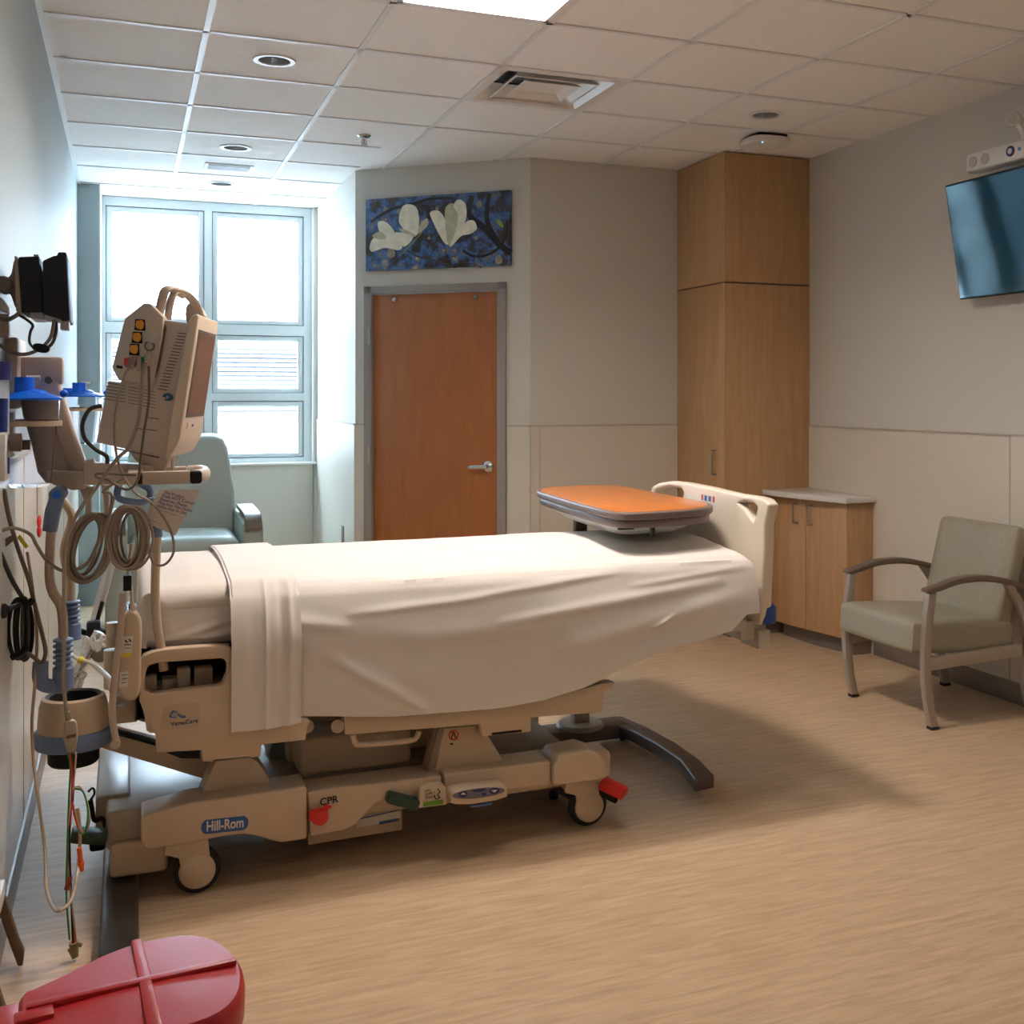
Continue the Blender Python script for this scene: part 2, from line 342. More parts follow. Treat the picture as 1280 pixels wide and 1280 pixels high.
# door
dr = thing('door_1', 'closed cherry wood door in a taupe steel frame in the angled wall', None, wp(.56, 0), kind='structure')
f_ = M()
for a, b_ in ((.072, .127), (1.0, 1.057)): f_.prism([wp(a, 0), wp(b_, 0), wp(b_, DZ+.03), wp(a, DZ+.03)], AN*.02-AN*0, .003)
f_.prism([wp(.072, 2.082), wp(1.057, 2.082), wp(1.057, 2.128), wp(.072, 2.128)], AN*.02, .003)
f_.prism([wp(.10, 0, -.09), wp(.129, 0, -.09), wp(.129, 2.09, -.09), wp(.10, 2.09, -.09)], AN*.10).prism([wp(.998, 0, -.09), wp(1.03, 0, -.09), wp(1.03, 2.09, -.09), wp(.998, 2.09, -.09)], AN*.10)
f_.prism([wp(.10, 2.078, -.09), wp(1.03, 2.078, -.09), wp(1.03, 2.10, -.09), wp(.10, 2.10, -.09)], AN*.10)
part('door_frame', f_, frameg, dr)
part('door_leaf', M().prism([wp(.131, .008, -.05), wp(.996, .008, -.05), wp(.996, 2.075, -.05), wp(.131, 2.075, -.05)], AN*.044, .002), doorw, dr)
for z in (1.815, 1.06, .28): part('hinge', M().cyl(wp(.122, z-.055, .024), wp(.122, z+.055, .024), .0075, n=12).prism([wp(.1, z-.055, .021), wp(.122, z-.055, .021), wp(.122, z+.055, .021), wp(.1, z+.055, .021)], AN*.003), nickel, dr)
for s_ in (.289, .851): part('coat_hook', M().cyl(wp(s_, 2.042, -.006), wp(s_, 2.042, .012), .016, .013).cyl(wp(s_, 2.042, .012), wp(s_, 2.042, .028), .006, .008), chrome, dr)
hd = part('door_lever', M().lathe([(.0, 0), (.036, 0), (.036, .006), (.03, .014), (.012, .02), (.011, .055), (.0, .056)], wp(.932, 1.0, -.006), AN)
          .tube([wp(.932, 1.0, .045), wp(.905, 1.0, .05), wp(.85, .997, .052), wp(.825, .995, .045)], [(.012, .008)]*4, n=12, flat=(0, 0, 1)), chrome, dr)
# electrical plate in the alcove wall
sw = thing('wall_outlet', 'small steel outlet plate low on the alcove wall beside the door', 'outlet', (A0.x-.008, 7.65, .43))
part('cover_plate', M().box(A0.x-.014, A0.x-.008, 7.61, 7.69, .43, .56, .002), nickel, sw)
part('socket', M().box(A0.x-.016, A0.x-.012, 7.632, 7.668, .45, .54, .001), mat('grey_socket', (.3, .3, .3), .5), sw)
# magnolia picture
pc = thing('canvas_picture', 'wide canvas photo print of white magnolia blossoms above the door', 'picture', wp(.592, 2.228))
cm = bpy.data.materials.new('canvas_print'); cm.use_nodes = True; nt = cm.node_tree; b = nt.nodes['Principled BSDF']; b.inputs['Roughness'].default_value = .5
tc = nt.nodes.new('ShaderNodeTexCoord'); n1 = nt.nodes.new('ShaderNodeTexNoise'); n1.inputs['Scale'].default_value = 11; n1.inputs['Detail'].default_value = 6; n1.inputs['Roughness'].default_value = .6
cr = nt.nodes.new('ShaderNodeValToRGB'); e = cr.color_ramp.elements; e[0].position = .38; e[0].color = (.030, .022, .018, 1); e[1].position = .68; e[1].color = (.45, .38, .32, 1)
for p_, c_ in ((.45, (.045, .035, .035)), (.50, (.035, .09, .24)), (.56, (.07, .18, .45)), (.60, (.10, .09, .10))): x_ = e.new(p_); x_.color = (*c_, 1)
nt.links.new(tc.outputs['Object'], n1.inputs[0]); nt.links.new(n1.outputs[0], cr.inputs[0]); nt.links.new(cr.outputs[0], b.inputs['Base Color'])
part('canvas', M().prism([wp(.094, 2.228, .002), wp(1.092, 2.228, .002), wp(1.092, 2.682, .002), wp(.094, 2.682, .002)], AN*.03, .002), cm, pc)
def pcp(px, py, d=.0325):  # point on the canvas from the enlarged view of it (1280 px over x 430-680, y 180-430)
    u, v = 430+px*250/1280, 180+py*250/1280; r = ray(u, v); t = (A0+AN*d-CAM).dot(AN)/r.dot(AN); return CAM+r*t
petal = mat('petal_cream', (.90, .87, .72), .6, var=.12, vscale=22); petal2 = mat('petal_shade', (.56, .54, .38), .6, var=.15, vscale=25)
twig = mat('twig_brown', (.07, .05, .045), .6, var=.5, vscale=40); twigd = mat('twig_dark', (.015, .014, .02), .6); lime = mat('stem_lime', (.30, .36, .04), .6)
blur = mat('blurred_blossom', (.30, .26, .21), .7, var=.3, vscale=30)
def ptw(pts, w_, d): return [M().tube([pcp(x, y, d) for x, y in pts], [(.0006, w_)]*3, n=6, flat=AN)]
def flatpoly(pts, d, smooth=True): P = [pcp(x, y, d) for x, y in pts]; P = smooth_loop(P, 4) if smooth else P; return P
tb = M()
for pts, w_ in (([(820, 330), (800, 450), (900, 540), (990, 640), (1070, 700)], .014), ([(930, 315), (915, 420), (925, 520), (1000, 650)], .011), ([(170, 500), (300, 420), (450, 380), (560, 350), (700, 345)], .007),
                ([(1040, 490), (1035, 590), (960, 690), (840, 720), (760, 680)], .006)):
    tb.tube([pcp(x, y, .0324) for x, y in pts], [(.0005, w_*1.6)]*3, n=6, flat=AN)
part('printed_branch', tb, twigd, pc)
tb = M()
for pts, w_ in (([(400, 680), (470, 720), (560, 740), (640, 775), (720, 790)], .005), ([(480, 630), (540, 650), (600, 690), (625, 760)], .003), ([(640, 740), (720, 710), (730, 660)], .003), ([(830, 780), (850, 715), (980, 670)], .004),
                ([(560, 500), (600, 590), (650, 680), (640, 760)], .003), ([(700, 660), (770, 660), (900, 640), (960, 640)], .003), ([(780, 760), (830, 770), (880, 790)], .004)):
    tb.tube([pcp(x, y, .0330) for x, y in pts], [(.0005, w_)]*3, n=6, flat=AN)
part('printed_twig', tb, twig, pc)
part('printed_stem', M().tube([pcp(x, y, .0334) for x, y in ((355, 715), (400, 675), (450, 620), (500, 565))], [(.0005, .0035)]*3, n=6, flat=AN), lime, pc)
part('printed_bud', M().prism(flatpoly([(975, 480), (1010, 500), (1020, 535), (990, 520)], .0330), AN*.0004), lime, pc)
pb = M()
for cx_, cy_, r_ in ((265, 415, 22), (350, 435, 20), (185, 485, 18), (810, 360, 30), (865, 385, 30), (595, 410, 18), (300, 695, 45), (990, 740, 40), (845, 600, 18), (545, 600, 16)):
    pb.prism(flatpoly([(cx_+r_*.6*math.cos(a)*(1+.3*math.sin(3*a)), cy_+r_*.75*math.sin(a)) for a in [k*math.pi/4 for k in range(8)]], .0322), AN*.0004)
part('printed_blurred_blossom', pb, blur, pc)
for fl in ([([(550, 440), (600, 425), (640, 470), (665, 560), (670, 640), (640, 630), (600, 560), (570, 500)], 0), ([(655, 400), (700, 380), (740, 450), (730, 560), (690, 640), (665, 640), (650, 540), (645, 450)], 1),
            ([(700, 400), (730, 355), (775, 380), (785, 450), (765, 520), (700, 640), (680, 650), (720, 540), (730, 450)], 0), ([(690, 650), (720, 570), (780, 500), (830, 490), (850, 540), (810, 575), (750, 590)], 0)],
           [([(375, 400), (420, 385), (465, 410), (480, 480), (470, 580), (420, 575), (370, 530), (350, 480)], 0), ([(470, 575), (490, 510), (530, 475), (540, 510), (510, 550)], 1), ([(350, 540), (420, 560), (460, 590), (400, 590)], 1)],
           [([(215, 505), (260, 495), (310, 540), (340, 600), (375, 650), (300, 630), (240, 590)], 0), ([(165, 650), (200, 595), (290, 620), (370, 650), (350, 680), (260, 665), (180, 690)], 0), ([(330, 565), (440, 590), (400, 650), (370, 650), (340, 610)], 0), ([(180, 590), (230, 560), (270, 600), (230, 610)], 1)]):
    root_ = None
    for k, (pts, sh) in enumerate(fl):
        o = part('printed_blossom' if root_ is None else 'printed_petal', M().prism(flatpoly(pts, .0338+k*.0004), AN*.0004), petal2 if sh else petal, pc if root_ is None else root_)
        root_ = root_ or o
# ================================================================ CEILING FITTINGS
glow = mat('lit_diffuser', (.9, .9, .9), .5, emit=((1, .865, .77), LAMP)); glow2 = mat('dim_lit_diffuser', (.9, .9, .9), .5, emit=((1, .865, .77), LAMP2))
for k, (i, j) in enumerate(LC):
    x0, y0 = GX0+i*T+.012, GY0+j*T+.012; x1, y1 = x0+T-.024, y0+T*(2 if k == 0 else 1)-.024
    t = thing('ceiling_light', ['bright long light panel in the ceiling above the bed', 'ceiling light panel behind the camera on the right'][k], 'ceiling light', ((x0+x1)/2, (y0+y1)/2, ZC))
    part('light_frame', M().box(x0, x1, y0, y0+.018, ZC-.003, ZC+.14).box(x0, x1, y1-.018, y1, ZC-.003, ZC+.14).box(x0, x0+.018, y0, y1, ZC-.003, ZC+.14).box(x1-.018, x1, y0, y1, ZC-.003, ZC+.14), mat('light_frame_white', (.9, .9, .9), .5), t)
    if k == 0: part('added_core', M().box(1.07, 1.33, 3.72, 3.98, ZC+.114, ZC+.118), mat('added_core_glow', (.9, .9, .9), .5, emit=((1, .865, .77), ADDED_CORE)), t, 'bright patch added under the diffuser to sharpen the shadows')  # extra glowing patch, added to crisp up the bed and chair shadows
    part('diffuser', M().box(x0+.018, x1-.018, y0+.018, y1-.018, ZC+.120, ZC+.128), glow if k == 0 else glow2, t)
# four-way supply diffuser
x0, y0 = GX0+2*T+.012, GY0+.012; x1, y1 = x0+T-.024, y0+T-.024; xc, yc = (x0+x1)/2, (y0+y1)/2
t = thing('air_diffuser', 'square stepped metal air diffuser in the ceiling beside the light panel', 'air vent', (xc, yc, ZC))
dm = mat('diffuser_metal', (.80, .77, .74), .35, 0)
def ring(mb, h0, z0, h1, z1):   # sloping square ring
    a = [Vector((xc+sx*h0, yc+sy*h0, z0)) for sx, sy in ((-1, -1), (1, -1), (1, 1), (-1, 1))]; c = [Vector((xc+sx*h1, yc+sy*h1, z1)) for sx, sy in ((-1, -1), (1, -1), (1, 1), (-1, 1))]
    for k in range(4):
        mb.prism([a[k], a[(k+1) % 4], c[(k+1) % 4], c[k]], (0, 0, .002))
mb = M(); ring(mb, .293, ZC-.002, .262, ZC-.002); ring(mb, .262, ZC-.002, .20, ZC+.07); part('outer_cone', mb, dm, t)
mb = M(); ring(mb, .205, ZC-.004, .15, ZC+.05); ring(mb, .205, ZC-.004, .196, ZC-.006); part('middle_cone', mb, dm, t)
mb = M(); ring(mb, .14, ZC-.004, .10, ZC+.02); mb.box(xc-.10, xc+.10, yc-.10, yc+.10, ZC+.018, ZC+.022); part('centre_pan', mb, dm, t)
part('duct_throat', M().box(xc-.2, xc+.2, yc-.2, yc+.2, ZC+.14, ZC+.15).box(xc-.29, xc-.2, yc-.29, yc+.29, ZC+.075, ZC+.08).box(xc+.2, xc+.29, yc-.29, yc+.29, ZC+.075, ZC+.08).box(xc-.2, xc+.2, yc-.29, yc-.2, ZC+.075, ZC+.08).box(xc-.2, xc+.2, yc+.2, yc+.29, ZC+.075, ZC+.08), mat('dark_duct', (.03, .03, .03), .8), t)
# recessed cans
def can(x, y, label, r=.075):
    t = thing('recessed_downlight', label, 'ceiling light', (x, y, ZC), 'round recessed downlights')
    part('trim_ring', M().lathe([(r-.008, .004), (r-.008, -.002), (r+.012, -.003), (r+.014, 0), (r+.014, .004)], (x, y, ZC), n=40, cap=False), white, t)
    part('reflector', M().lathe([(r-.006, .001), (r-.010, .02), (r*.72, .13), (r*.55, .135), (.002, .136)], (x, y, ZC), n=40, cap=False), mat('satin_reflector', (.42, .43, .44), .3, .8), t)
    return t
c0 = can(.586, 4.987, 'recessed downlight nearest the camera in the left ceiling bays')
copy_tree(c0, (0, 1.847, 0), 'recessed downlight just before the small grey ceiling grille')
copy_tree(c0, (.01, 3.05, 0), 'recessed downlight closest to the window')
copy_tree(c0, (2.442, .008, 0), 'recessed downlight over the tall oak cupboard corner')
gp = [qz(u, v, ZC) for u, v in ((262, 211), (307, 214), (313, 205), (268, 202))]
gx0, gx1, gy0, gy1 = .47, .72, 7.36, 7.50
t = thing('ceiling_grille', 'small grey rectangular grille in the ceiling before the window', 'air vent', ((gx0+gx1)/2, 7.43, ZC-.01))
part('grille_frame', M().box(gx0-.02, gx1+.02, gy0-.02, gy1+.02, ZC-.004, ZC+.004), offw, t)
mb = M()
for k in range(14): mb.box(gx0, gx1, gy0+k*.01, gy0+k*.01+.006, ZC-.008, ZC-.004)
part('louvre', mb, mat('grey_louvre', (.30, .31, .31), .5), t)
t = thing('fire_sprinkler', 'small chrome sprinkler head hanging from the ceiling near the door', 'sprinkler', (1.215, 6.246, ZC-.045))
part('escutcheon', M().lathe([(.001, -.008), (.03, -.006), (.038, .002), (.001, .003)], (1.215, 6.246, ZC-.001), n=28), chrome, t)
part('sprinkler_frame', M().cyl((1.215, 6.246, ZC-.006), (1.215, 6.246, ZC-.022), .011).tube([(1.204, 6.246, ZC-.02), (1.202, 6.246, ZC-.034), (1.212, 6.246, ZC-.045)], .003, n=6).tube([(1.226, 6.246, ZC-.02), (1.228, 6.246, ZC-.034), (1.218, 6.246, ZC-.045)], .003, n=6), chrome, t)
part('deflector', M().cyl((1.215, 6.246, ZC-.045), (1.215, 6.246, ZC-.047), .016), chrome, t)
part('glass_bulb', M().cyl((1.215, 6.246, ZC-.022), (1.215, 6.246, ZC-.044), .003, n=10), redb, t)
ax_, ay_ = 3.27, 5.40
t = thing('wireless_access_point', 'white rounded-square access point hanging under the ceiling by the cupboard', 'access point', (ax_, ay_, ZC-.06))
part('bracket', M().box(ax_-.09, ax_+.09, ay_-.09, ay_+.09, ZC-.02, ZC-.002, .004), black, t)
mb = M(); N_ = 40; prof = [(.07, -.062), (.115, -.056), (.128, -.04), (.122, -.022), (.10, -.018)]
def sqr(r, z): return [Vector((ax_+r*math.copysign(abs(math.cos(a))**.6, math.cos(a)), ay_+r*math.copysign(abs(math.sin(a))**.6, math.sin(a)), ZC+z)) for a in [k*2*math.pi/N_ for k in range(N_)]]
b = bmesh.new(); R_ = [[b.verts.new(p) for p in sqr(r, z)] for r, z in prof]
for A, B in zip(R_, R_[1:]):
    for k in range(N_): b.faces.new((A[k], A[(k+1) % N_], B[(k+1) % N_], B[k]))
b.faces.new(R_[0]); b.faces.new(R_[-1]); mb._add(b)
part('housing', mb, white, t)
part('status_light', M().ball((ax_-.07, ay_-.09, ZC-.057), .005), mat('blue_led', (.1, .4, 1), .4, emit=((.2, .6, 1), 3)), t)
# ================================================================ CUPBOARDS
tc_ = thing('tall_cupboard', 'tall oak cupboard reaching the ceiling in the far right corner', 'cupboard', (3.54, 6.13, 0))
YC = 5.82
part('carcass', M().box(3.27, XR-.002, YC+.02, YB-.002, .09, ZC-.004), oak, tc_)
part('front_panel', M().box(3.262, XR-.002, YC, YC+.02, .09, 2.098, .001), oak, tc_)
part('upper_front_panel', M().box(3.262, XR-.002, YC, YC+.02, 2.108, ZC-.004, .001), oak, tc_)
part('upper_door', M().box(3.25, 3.27, YC+.002, YB-.004, 2.108, ZC-.004, .0015), oak, tc_)
d_ = part('cupboard_door', M().box(3.25, 3.27, YC+.002, YB-.004, .09, 2.098, .0015), oak, tc_)
part('reveal_line', M().box(3.266, XR-.004, YC+.001, YC+.03, 2.097, 2.109), mat('dark_reveal', (.08, .05, .03), .7), tc_)
part('plinth', M().box(3.31, XR-.002, YC+.05, YB-.002, 0, .09), basem, tc_)
def pull(b, P, Q, N, r=.006, off=.032): P, Q, N = Vector(P), Vector(Q), Vector(N); return b.tube([P, P+N*off, Q+N*off, Q], r, n=8, raw=True)
part('handle', pull(M(), (3.25, 5.925, .965), (3.25, 5.925, 1.11), (-1, 0, 0)), nickel, d_)
bc = thing('base_cupboard', 'low oak cupboard with two bowed doors against the right wall', 'cupboard', (3.72, 5.5, 0))
fl_ = [Vector((3.655, 5.183, 0)), Vector((3.632, 5.35, 0)), Vector((3.60, 5.5, 0)), Vector((3.575, 5.66, 0)), Vector((3.565, 5.815, 0))]
def fz(p, z, dx=0): return Vector((p.x+dx, p.y, z))
part('side_panel', M().box(3.655, XR-.01, 5.18, 5.20, .09, .842, .001), oak, bc)
part('carcass', M().prism([fz(p, .095, .022) for p in fl_]+[Vector((XR-.01, 5.815, .095)), Vector((XR-.01, 5.2, .095))], (0, 0, .74)), oak, bc)
for a, b_ in ((0, 2), (2, 4)):
    P = fl_[a:b_+1]; d1 = .004
    P = [Vector((p.x, p.y+(d1 if k == 0 else (-d1 if k == len(P)-1 else 0)), 0)) for k, p in enumerate(P)]
    d_ = part('cupboard_door', M().prism([fz(p, .095) for p in P]+[fz(p, .095, .02) for p in reversed(P)], (0, 0, .742), .0012), oak, bc)
    hy = 5.44 if a == 0 else 5.56; hx = 3.605 if a == 0 else 3.585
    part('handle', pull(M(), (hx, hy, .70), (hx, hy, .81), (-1, .0, 0)), nickel, d_)
part('plinth', M().prism([(3.72, 5.2, 0), (3.66, 5.5, 0), (3.64, 5.8, 0), (XR-.01, 5.8, 0), (XR-.01, 5.2, 0)], (0, 0, .095)), basem, bc)
ct = [Vector((XR-.01, 5.15, .845)), Vector((3.625, 5.145, .845)), Vector((3.585, 5.3, .845)), Vector((3.545, 5.48, .845)), Vector((3.515, 5.65, .845)), Vector((3.50, 5.815, .845)), Vector((XR-.01, 5.815, .845))]
part('countertop', M().prism(ct, (0, 0, .032), .003), quartz, bc, 'pale quartz top with bowed front edge')
# ================================================================ TELEVISION AND CAMERA BAR
yT, wT, hT = 4.375, .98, .56
pb_ = qx(1200, 375, 3.745); pt_ = q(1181, 232, pb_.y); upT = (pt_-pb_).normalized(); nT = upT.cross(YA).normalized(); nT = -nT if nT.x > 0 else nT; hT = (pt_-pb_).length
tv = thing('television', 'flat black-edged television tilted down from the right wall', 'television', (3.74, pb_.y-.49, pb_.z))
cT = (pb_+pt_)/2-YA*(wT/2)
part('bezel', M().obox(cT-nT*.014, YA, upT, nT, wT, hT, .028, .004), black, tv)
scr = mat('dark_glass_screen', (.005, .03, .055), .05, spec=.7)
scr.node_tree.nodes['Principled BSDF'].inputs['Specular Tint'].default_value = (.55, .85, 1, 1); 
part('screen', M().obox(cT+nT*.0006, YA, upT, nT, wT-.014, hT-.018, .0012), scr, tv)
part('rear_housing', M().obox(cT-nT*.04, YA, upT, nT, wT*.6, hT*.5, .03, .01), black, tv)
part('wall_bracket', M().box(XR-.02, XR-.001, pb_.y-.65, pb_.y-.33, 2.0, 2.35, .003).box(XR-.075, XR-.01, pb_.y-.52, pb_.y-.46, 2.1, 2.25, .004), black, tv)
vb = thing('video_camera_bar', 'white video call bar with a round camera on top mounted above the television', 'camera', (3.70, pb_.y-.45, 2.5))
bl, br_ = qx(1207, 205, 3.66), qx(1280, 190, 3.66)
zb = qx(1207, 207, 3.66).z; y_l = bl.y
part('bar_body', M().box(3.66, 3.74, y_l-.62, y_l, zb-.036, zb+.052, .012, 3), white, vb)
part('mounting_arm', M().box(3.73, XR, y_l-.35, y_l-.27, zb-.02, zb+.02), white, vb)
for dy in (.05, .13): part('speaker_disc', M().cyl((3.661, y_l-dy, zb+.008), (3.657, y_l-dy, zb+.008), .026), mat('mesh_grey', (.58, .55, .52), .8, bump=.8, bscale=900), vb)
pe = qx(1263, 189, 3.658)
lo_ = part('lens_ring', M().cyl((3.661, pe.y, pe.z), (3.655, pe.y, pe.z), .024), navy, vb); part('lens_centre', M().cyl((3.656, pe.y, pe.z), (3.653, pe.y, pe.z), .013), white, lo_)
pe2 = qx(1274, 186, 3.658); part('status_button', M().cyl((3.661, pe2.y, pe2.z), (3.656, pe2.y, pe2.z), .008), mat('sky_blue_button', (.06, .3, .7), .4), vb)
ph = qx(1265, 148, 3.66)
part('camera_neck', M().tube([(3.70, ph.y-.03, zb+.05), (3.70, ph.y-.03, zb+.075), (3.69, ph.y+.0, ph.z-.015)], [.030, .016, .012, .014], n=14), white, vb)
ch_ = part('camera_head', M().lathe([(.002, 0), (.028, 0), (.033, .008), (.032, .03), (.022, .055), (.002, .058)], ph, (.8, .35, .12), 32), white, vb)
part('camera_lens', M().lathe([(.002, -.002), (.024, -.002), (.026, .001), (.002, .002)], ph, (.8, .35, .12), 28), mat('mesh_grey2', (.55, .50, .46), .6), ch_)
# ================================================================ GUEST CHAIR
gc = thing('guest_chair', 'low armchair with olive vinyl seat and tan metal legs by the right wall', 'chair', (3.5, 4.18, 0))
yn, yf = 3.90, 4.47
def legpath(pts): return [q(u, v, yn+.0) for u, v in pts]
fl1 = legpath([(1167, 742), (1163, 775), (1160.5, 810), (1161, 850), (1164.5, 885), (1169.5, 911)]); fl1[-1].z = .012
for y in (yn+.018, yf+.02):
    P = [Vector((p.x, y, p.z)) for p in fl1]
    lg = M(); PP = cat(P, 5, False)
    lw, ld = .019, .016
    poly = [p-XA*lw for p in PP]+[p+XA*lw for p in reversed(PP)]
    lo_ = part('leg', M().prism([p-YA*ld for p in poly], YA*(2*ld), .003, ang=50), chairm, gc)
    e_ = PP[-1]; part('foot_pad', M().box(e_.x-.021, e_.x+.021, y-.018, y+.018, 0, .014, .003), rubber, lo_)
    zt = P[0].z; x0_ = P[0].x
    arm = [(x0_-.035, zt+.012), (x0_+.03, zt+.020), (x0_+.14, zt+.045), (x0_+.28, zt+.047), (x0_+.42, zt+.022), (x0_+.50, zt-.004)]
    AP = cat([Vector((a, y, b_)) for a, b_ in arm], 5, False)
    th = [.014-.006*abs(2*k/(len(AP)-1)-1)**3 for k in range(len(AP))]
    part('armrest', M().prism([p+ZA*t_-YA*.026 for p, t_ in zip(AP, th)]+[p-ZA*t_-YA*.026 for p, t_ in reversed(list(zip(AP, th)))], YA*.052, .006, ang=50), armm, gc)
    rl = cat([Vector((x0_+.42, y, zt+.01)), Vector((x0_+.49, y, .50)), Vector((x0_+.535, y, .34)), Vector((x0_+.52, y, .18)), Vector((x0_+.555, y, .012))], 5, False)
    poly = [p-XA*lw for p in rl]+[p+XA*lw for p in reversed(rl)]
    lo_ = part('leg', M().prism([p-YA*ld for p in poly], YA*(2*ld), .003, ang=50), chairm, gc)
    e_ = rl[-1]; part('foot_pad', M().box(e_.x-.021, e_.x+.021, y-.018, y+.018, 0, .014, .003), rubber, lo_)
    part('side_rail', M().prism([(P[3].x+.0, y-.012, .255), (P[3].x+.52, y-.012, .275), (P[3].x+.52, y-.012, .33), (P[3].x, y-.012, .31)], (0, .024, 0), .002), chairm, gc)
sx = q(1052, 759, yf).x; 
def cushion(w, d, h, r, crown=.01, n=22):
    # rounded pad, local frame x: depth, y: width, z: thickness
    b = M(); bb = bmesh.new(); bmesh.ops.create_cube(bb, size=1); bmesh.ops.subdivide_edges(bb, edges=bb.edges, cuts=14, use_grid_fill=True)
    for v in bb.verts:
        p = v.co*2; q_ = Vector((p.x*d/2, p.y*w/2, p.z*h/2)); c = Vector((max(-d/2+r, min(d/2-r, q_.x)), max(-w/2+r, min(w/2-r, q_.y)), max(-h/2+r, min(h/2-r, q_.z))))
        dlt = q_-c; L = dlt.length
        if L > 1e-6: q_ = c+dlt*(r/L)
        q_.z += crown*(1-p.x*p.x)*(1-p.y*p.y)*(1 if p.z > 0 else -.2)*abs(p.z)
        v.co = q_
    b._add(bb); return b
def place(b, mtx): bmesh.ops.transform(b.bm, matrix=mtx, verts=b.bm.verts); return b
zs = .475
part('seat', place(cushion(.545, .57, .145, .028, .014), Matrix.Translation((sx+.27, (yn+yf)/2+.02, .375)) @ Matrix.Rotation(math.radians(4), 4, 'Y')), uph, gc)
part('backrest', place(cushion(.53, .085, .46, .03, .0), Matrix.Translation((3.68, (yn+yf)/2+.02, .62)) @ Matrix.Rotation(math.radians(15), 4, 'Y')), uph, gc)
# ================================================================ RECLINER IN THE ALCOVE
rc = thing('recliner', 'sage green vinyl recliner with a tall back under the window', 'armchair', (.32, 7.5, 0))
def rnd(pts, n=4): return smooth_loop(pts, n)
bk = [(-.03, .50), (-.02, .80), (.015, 1.08), (.045, 1.155), (.10, 1.17), (.53, 1.17), (.585, 1.155), (.615, 1.08), (.655, .80), (.67, .50)]
yb_ = 7.62
part('backrest', M().prism([Vector((x, yb_+(z-.5)*.22, z)) for x, z in bk], (0, .14, .02), .03, 4, ang=50), recl, rc)
part('seat', place(cushion(.62, .60, .17, .06, .03), Matrix.Translation((.325, 7.33, .50)) @ Matrix.Rotation(math.pi/2, 4, 'Z')), recl, rc)
part('front_panel', M().box(.02, .63, 7.06, 7.12, .10, .44, .02), recl, rc)
for x0_, x1_ in ((-.115, .005), (.645, .765)):
    ap = [Vector((x0_, 7.05, .08)), Vector((x0_, 7.05, .60)), Vector((x0_, 7.07, .665)), Vector((x0_, 7.75, .70)), Vector((x0_, 7.85, .60)), Vector((x0_, 7.85, .08))]
    a_ = part('arm', M().prism(ap, (x1_-x0_, 0, 0), .012, 3), recl, rc)
    cp = cat([Vector((x0_+.01, 7.02, .655)), Vector((x0_+.01, 7.06, .70)), Vector((x0_+.01, 7.16, .725)), Vector((x0_+.01, 7.6, .735))], 4, False)
    part('arm_cap', M().prism(cp+[p-ZA*.028 for p in reversed(cp)], (x1_-x0_-.02, 0, 0), .006, 2), armm, a_)
part('base', M().box(-.08, .73, 7.12, 7.8, .03, .12), black, rc)
# ================================================================ BED
bed = thing('hospital_bed', 'beige electric hospital bed on castors with its head at the left wall', 'bed', (.95, 3.9, 0))
Y0, Y1 = 3.42, 4.38
def pris(pts, y, d, bev=.004, holes=(), seg=2, ang=40): return M().prism(qs(pts, y), (0, d, 0), bev, seg, [qs(h, y) for h in holes], ang)
# base side covers
hp = [(176, 1021), (240, 1003), (300, 995), (380, 983.5), (384, 985), (384, 1049), (352, 1054), (338, 1051), (322, 1046), (305, 1043), (280, 1046), (250, 1052), (240, 1054.5), (222, 1057), (195, 1062), (182, 1062), (176, 1054)]
cov = part('base_cover', pris(hp, 3.42, .13, .008, seg=3, ang=30), beige, bed)
hp2 = [(384, 991), (420, 985), (552, 970), (552, 990), (500, 1000), (470, 1004), (455, 1019), (445, 1031), (430, 1038), (410, 1042), (388, 1046)]
part('base_cover', pris(hp2, 3.43, .12, .006, seg=3, ang=30), beige, bed)
hp3 = [(555, 968), (620, 960), (688, 951), (690, 982), (650, 986), (600, 990), (556, 990)]
part('base_cover', pris(hp3, 3.43, .12, .006, seg=3, ang=30), beige, bed)
hp4 = [(692, 958), (700, 945), (735, 938), (748, 942), (757, 952), (762, 967), (757, 974), (700, 982), (692, 982)]
part('caster_cover', pris(hp4, 3.41, .14, .008, seg=3, ang=30), beige, bed)
part('inner_base_cover', M().box(.10, 1.52, 3.50, 3.62, .13, .235, .02, 3), beige, bed)
part('inner_base_cover', M().box(.10, 1.52, 4.22, 4.36, .12, .235, .02, 3), beige, bed)
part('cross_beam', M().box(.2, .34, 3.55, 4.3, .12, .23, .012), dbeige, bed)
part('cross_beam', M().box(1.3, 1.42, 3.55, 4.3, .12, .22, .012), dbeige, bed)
part('central_box', M().prism(qs([(385, 1020), (503, 1004), (503, 1038), (385, 1057)], 3.56), (0, .62, 0), .005), beige, bed)
lb = M().prism(qs([(447, 1023), (500, 1011), (500, 1025), (445, 1035)], 3.559), (0, .0006, 0)); lbo = part('spec_label', lb, labw, bed, 'white specification label with blue bars')
part('label_bar', M().prism(qs([(474, 1027), (499, 1022.5), (499, 1026), (474, 1031)], 3.5585), (0, .0006, 0)).prism(qs([(447, 1023.5), (500, 1011.5), (500, 1013), (447, 1025)], 3.5585), (0, .0006, 0)), blue, lbo)
# head end top cover and lower box
gcv = mat('glossy_beige_cover', (.40, .34, .27), .30)
part('head_end_cover', M().box(-.055, .33, 3.50, 4.25, .135, .245, .012, 3), gcv, bed)
part('head_end_step', M().box(-.085, .01, 3.62, 4.10, .16, .255, .01, 3), gcv, bed)
part('head_end_bumper', M().prism([(-.045, 3.48, .06), (-.045, 4.3, .06), (.11, 4.3, .06), (.11, 3.48, .06)], (0, 0, .10), .015, 3), beige, bed)
part('upper_side_step', pris([(164, 1014), (200, 1006), (230, 1003), (230, 1048), (164, 1050)], 3.52, .2, .006), beige, bed)
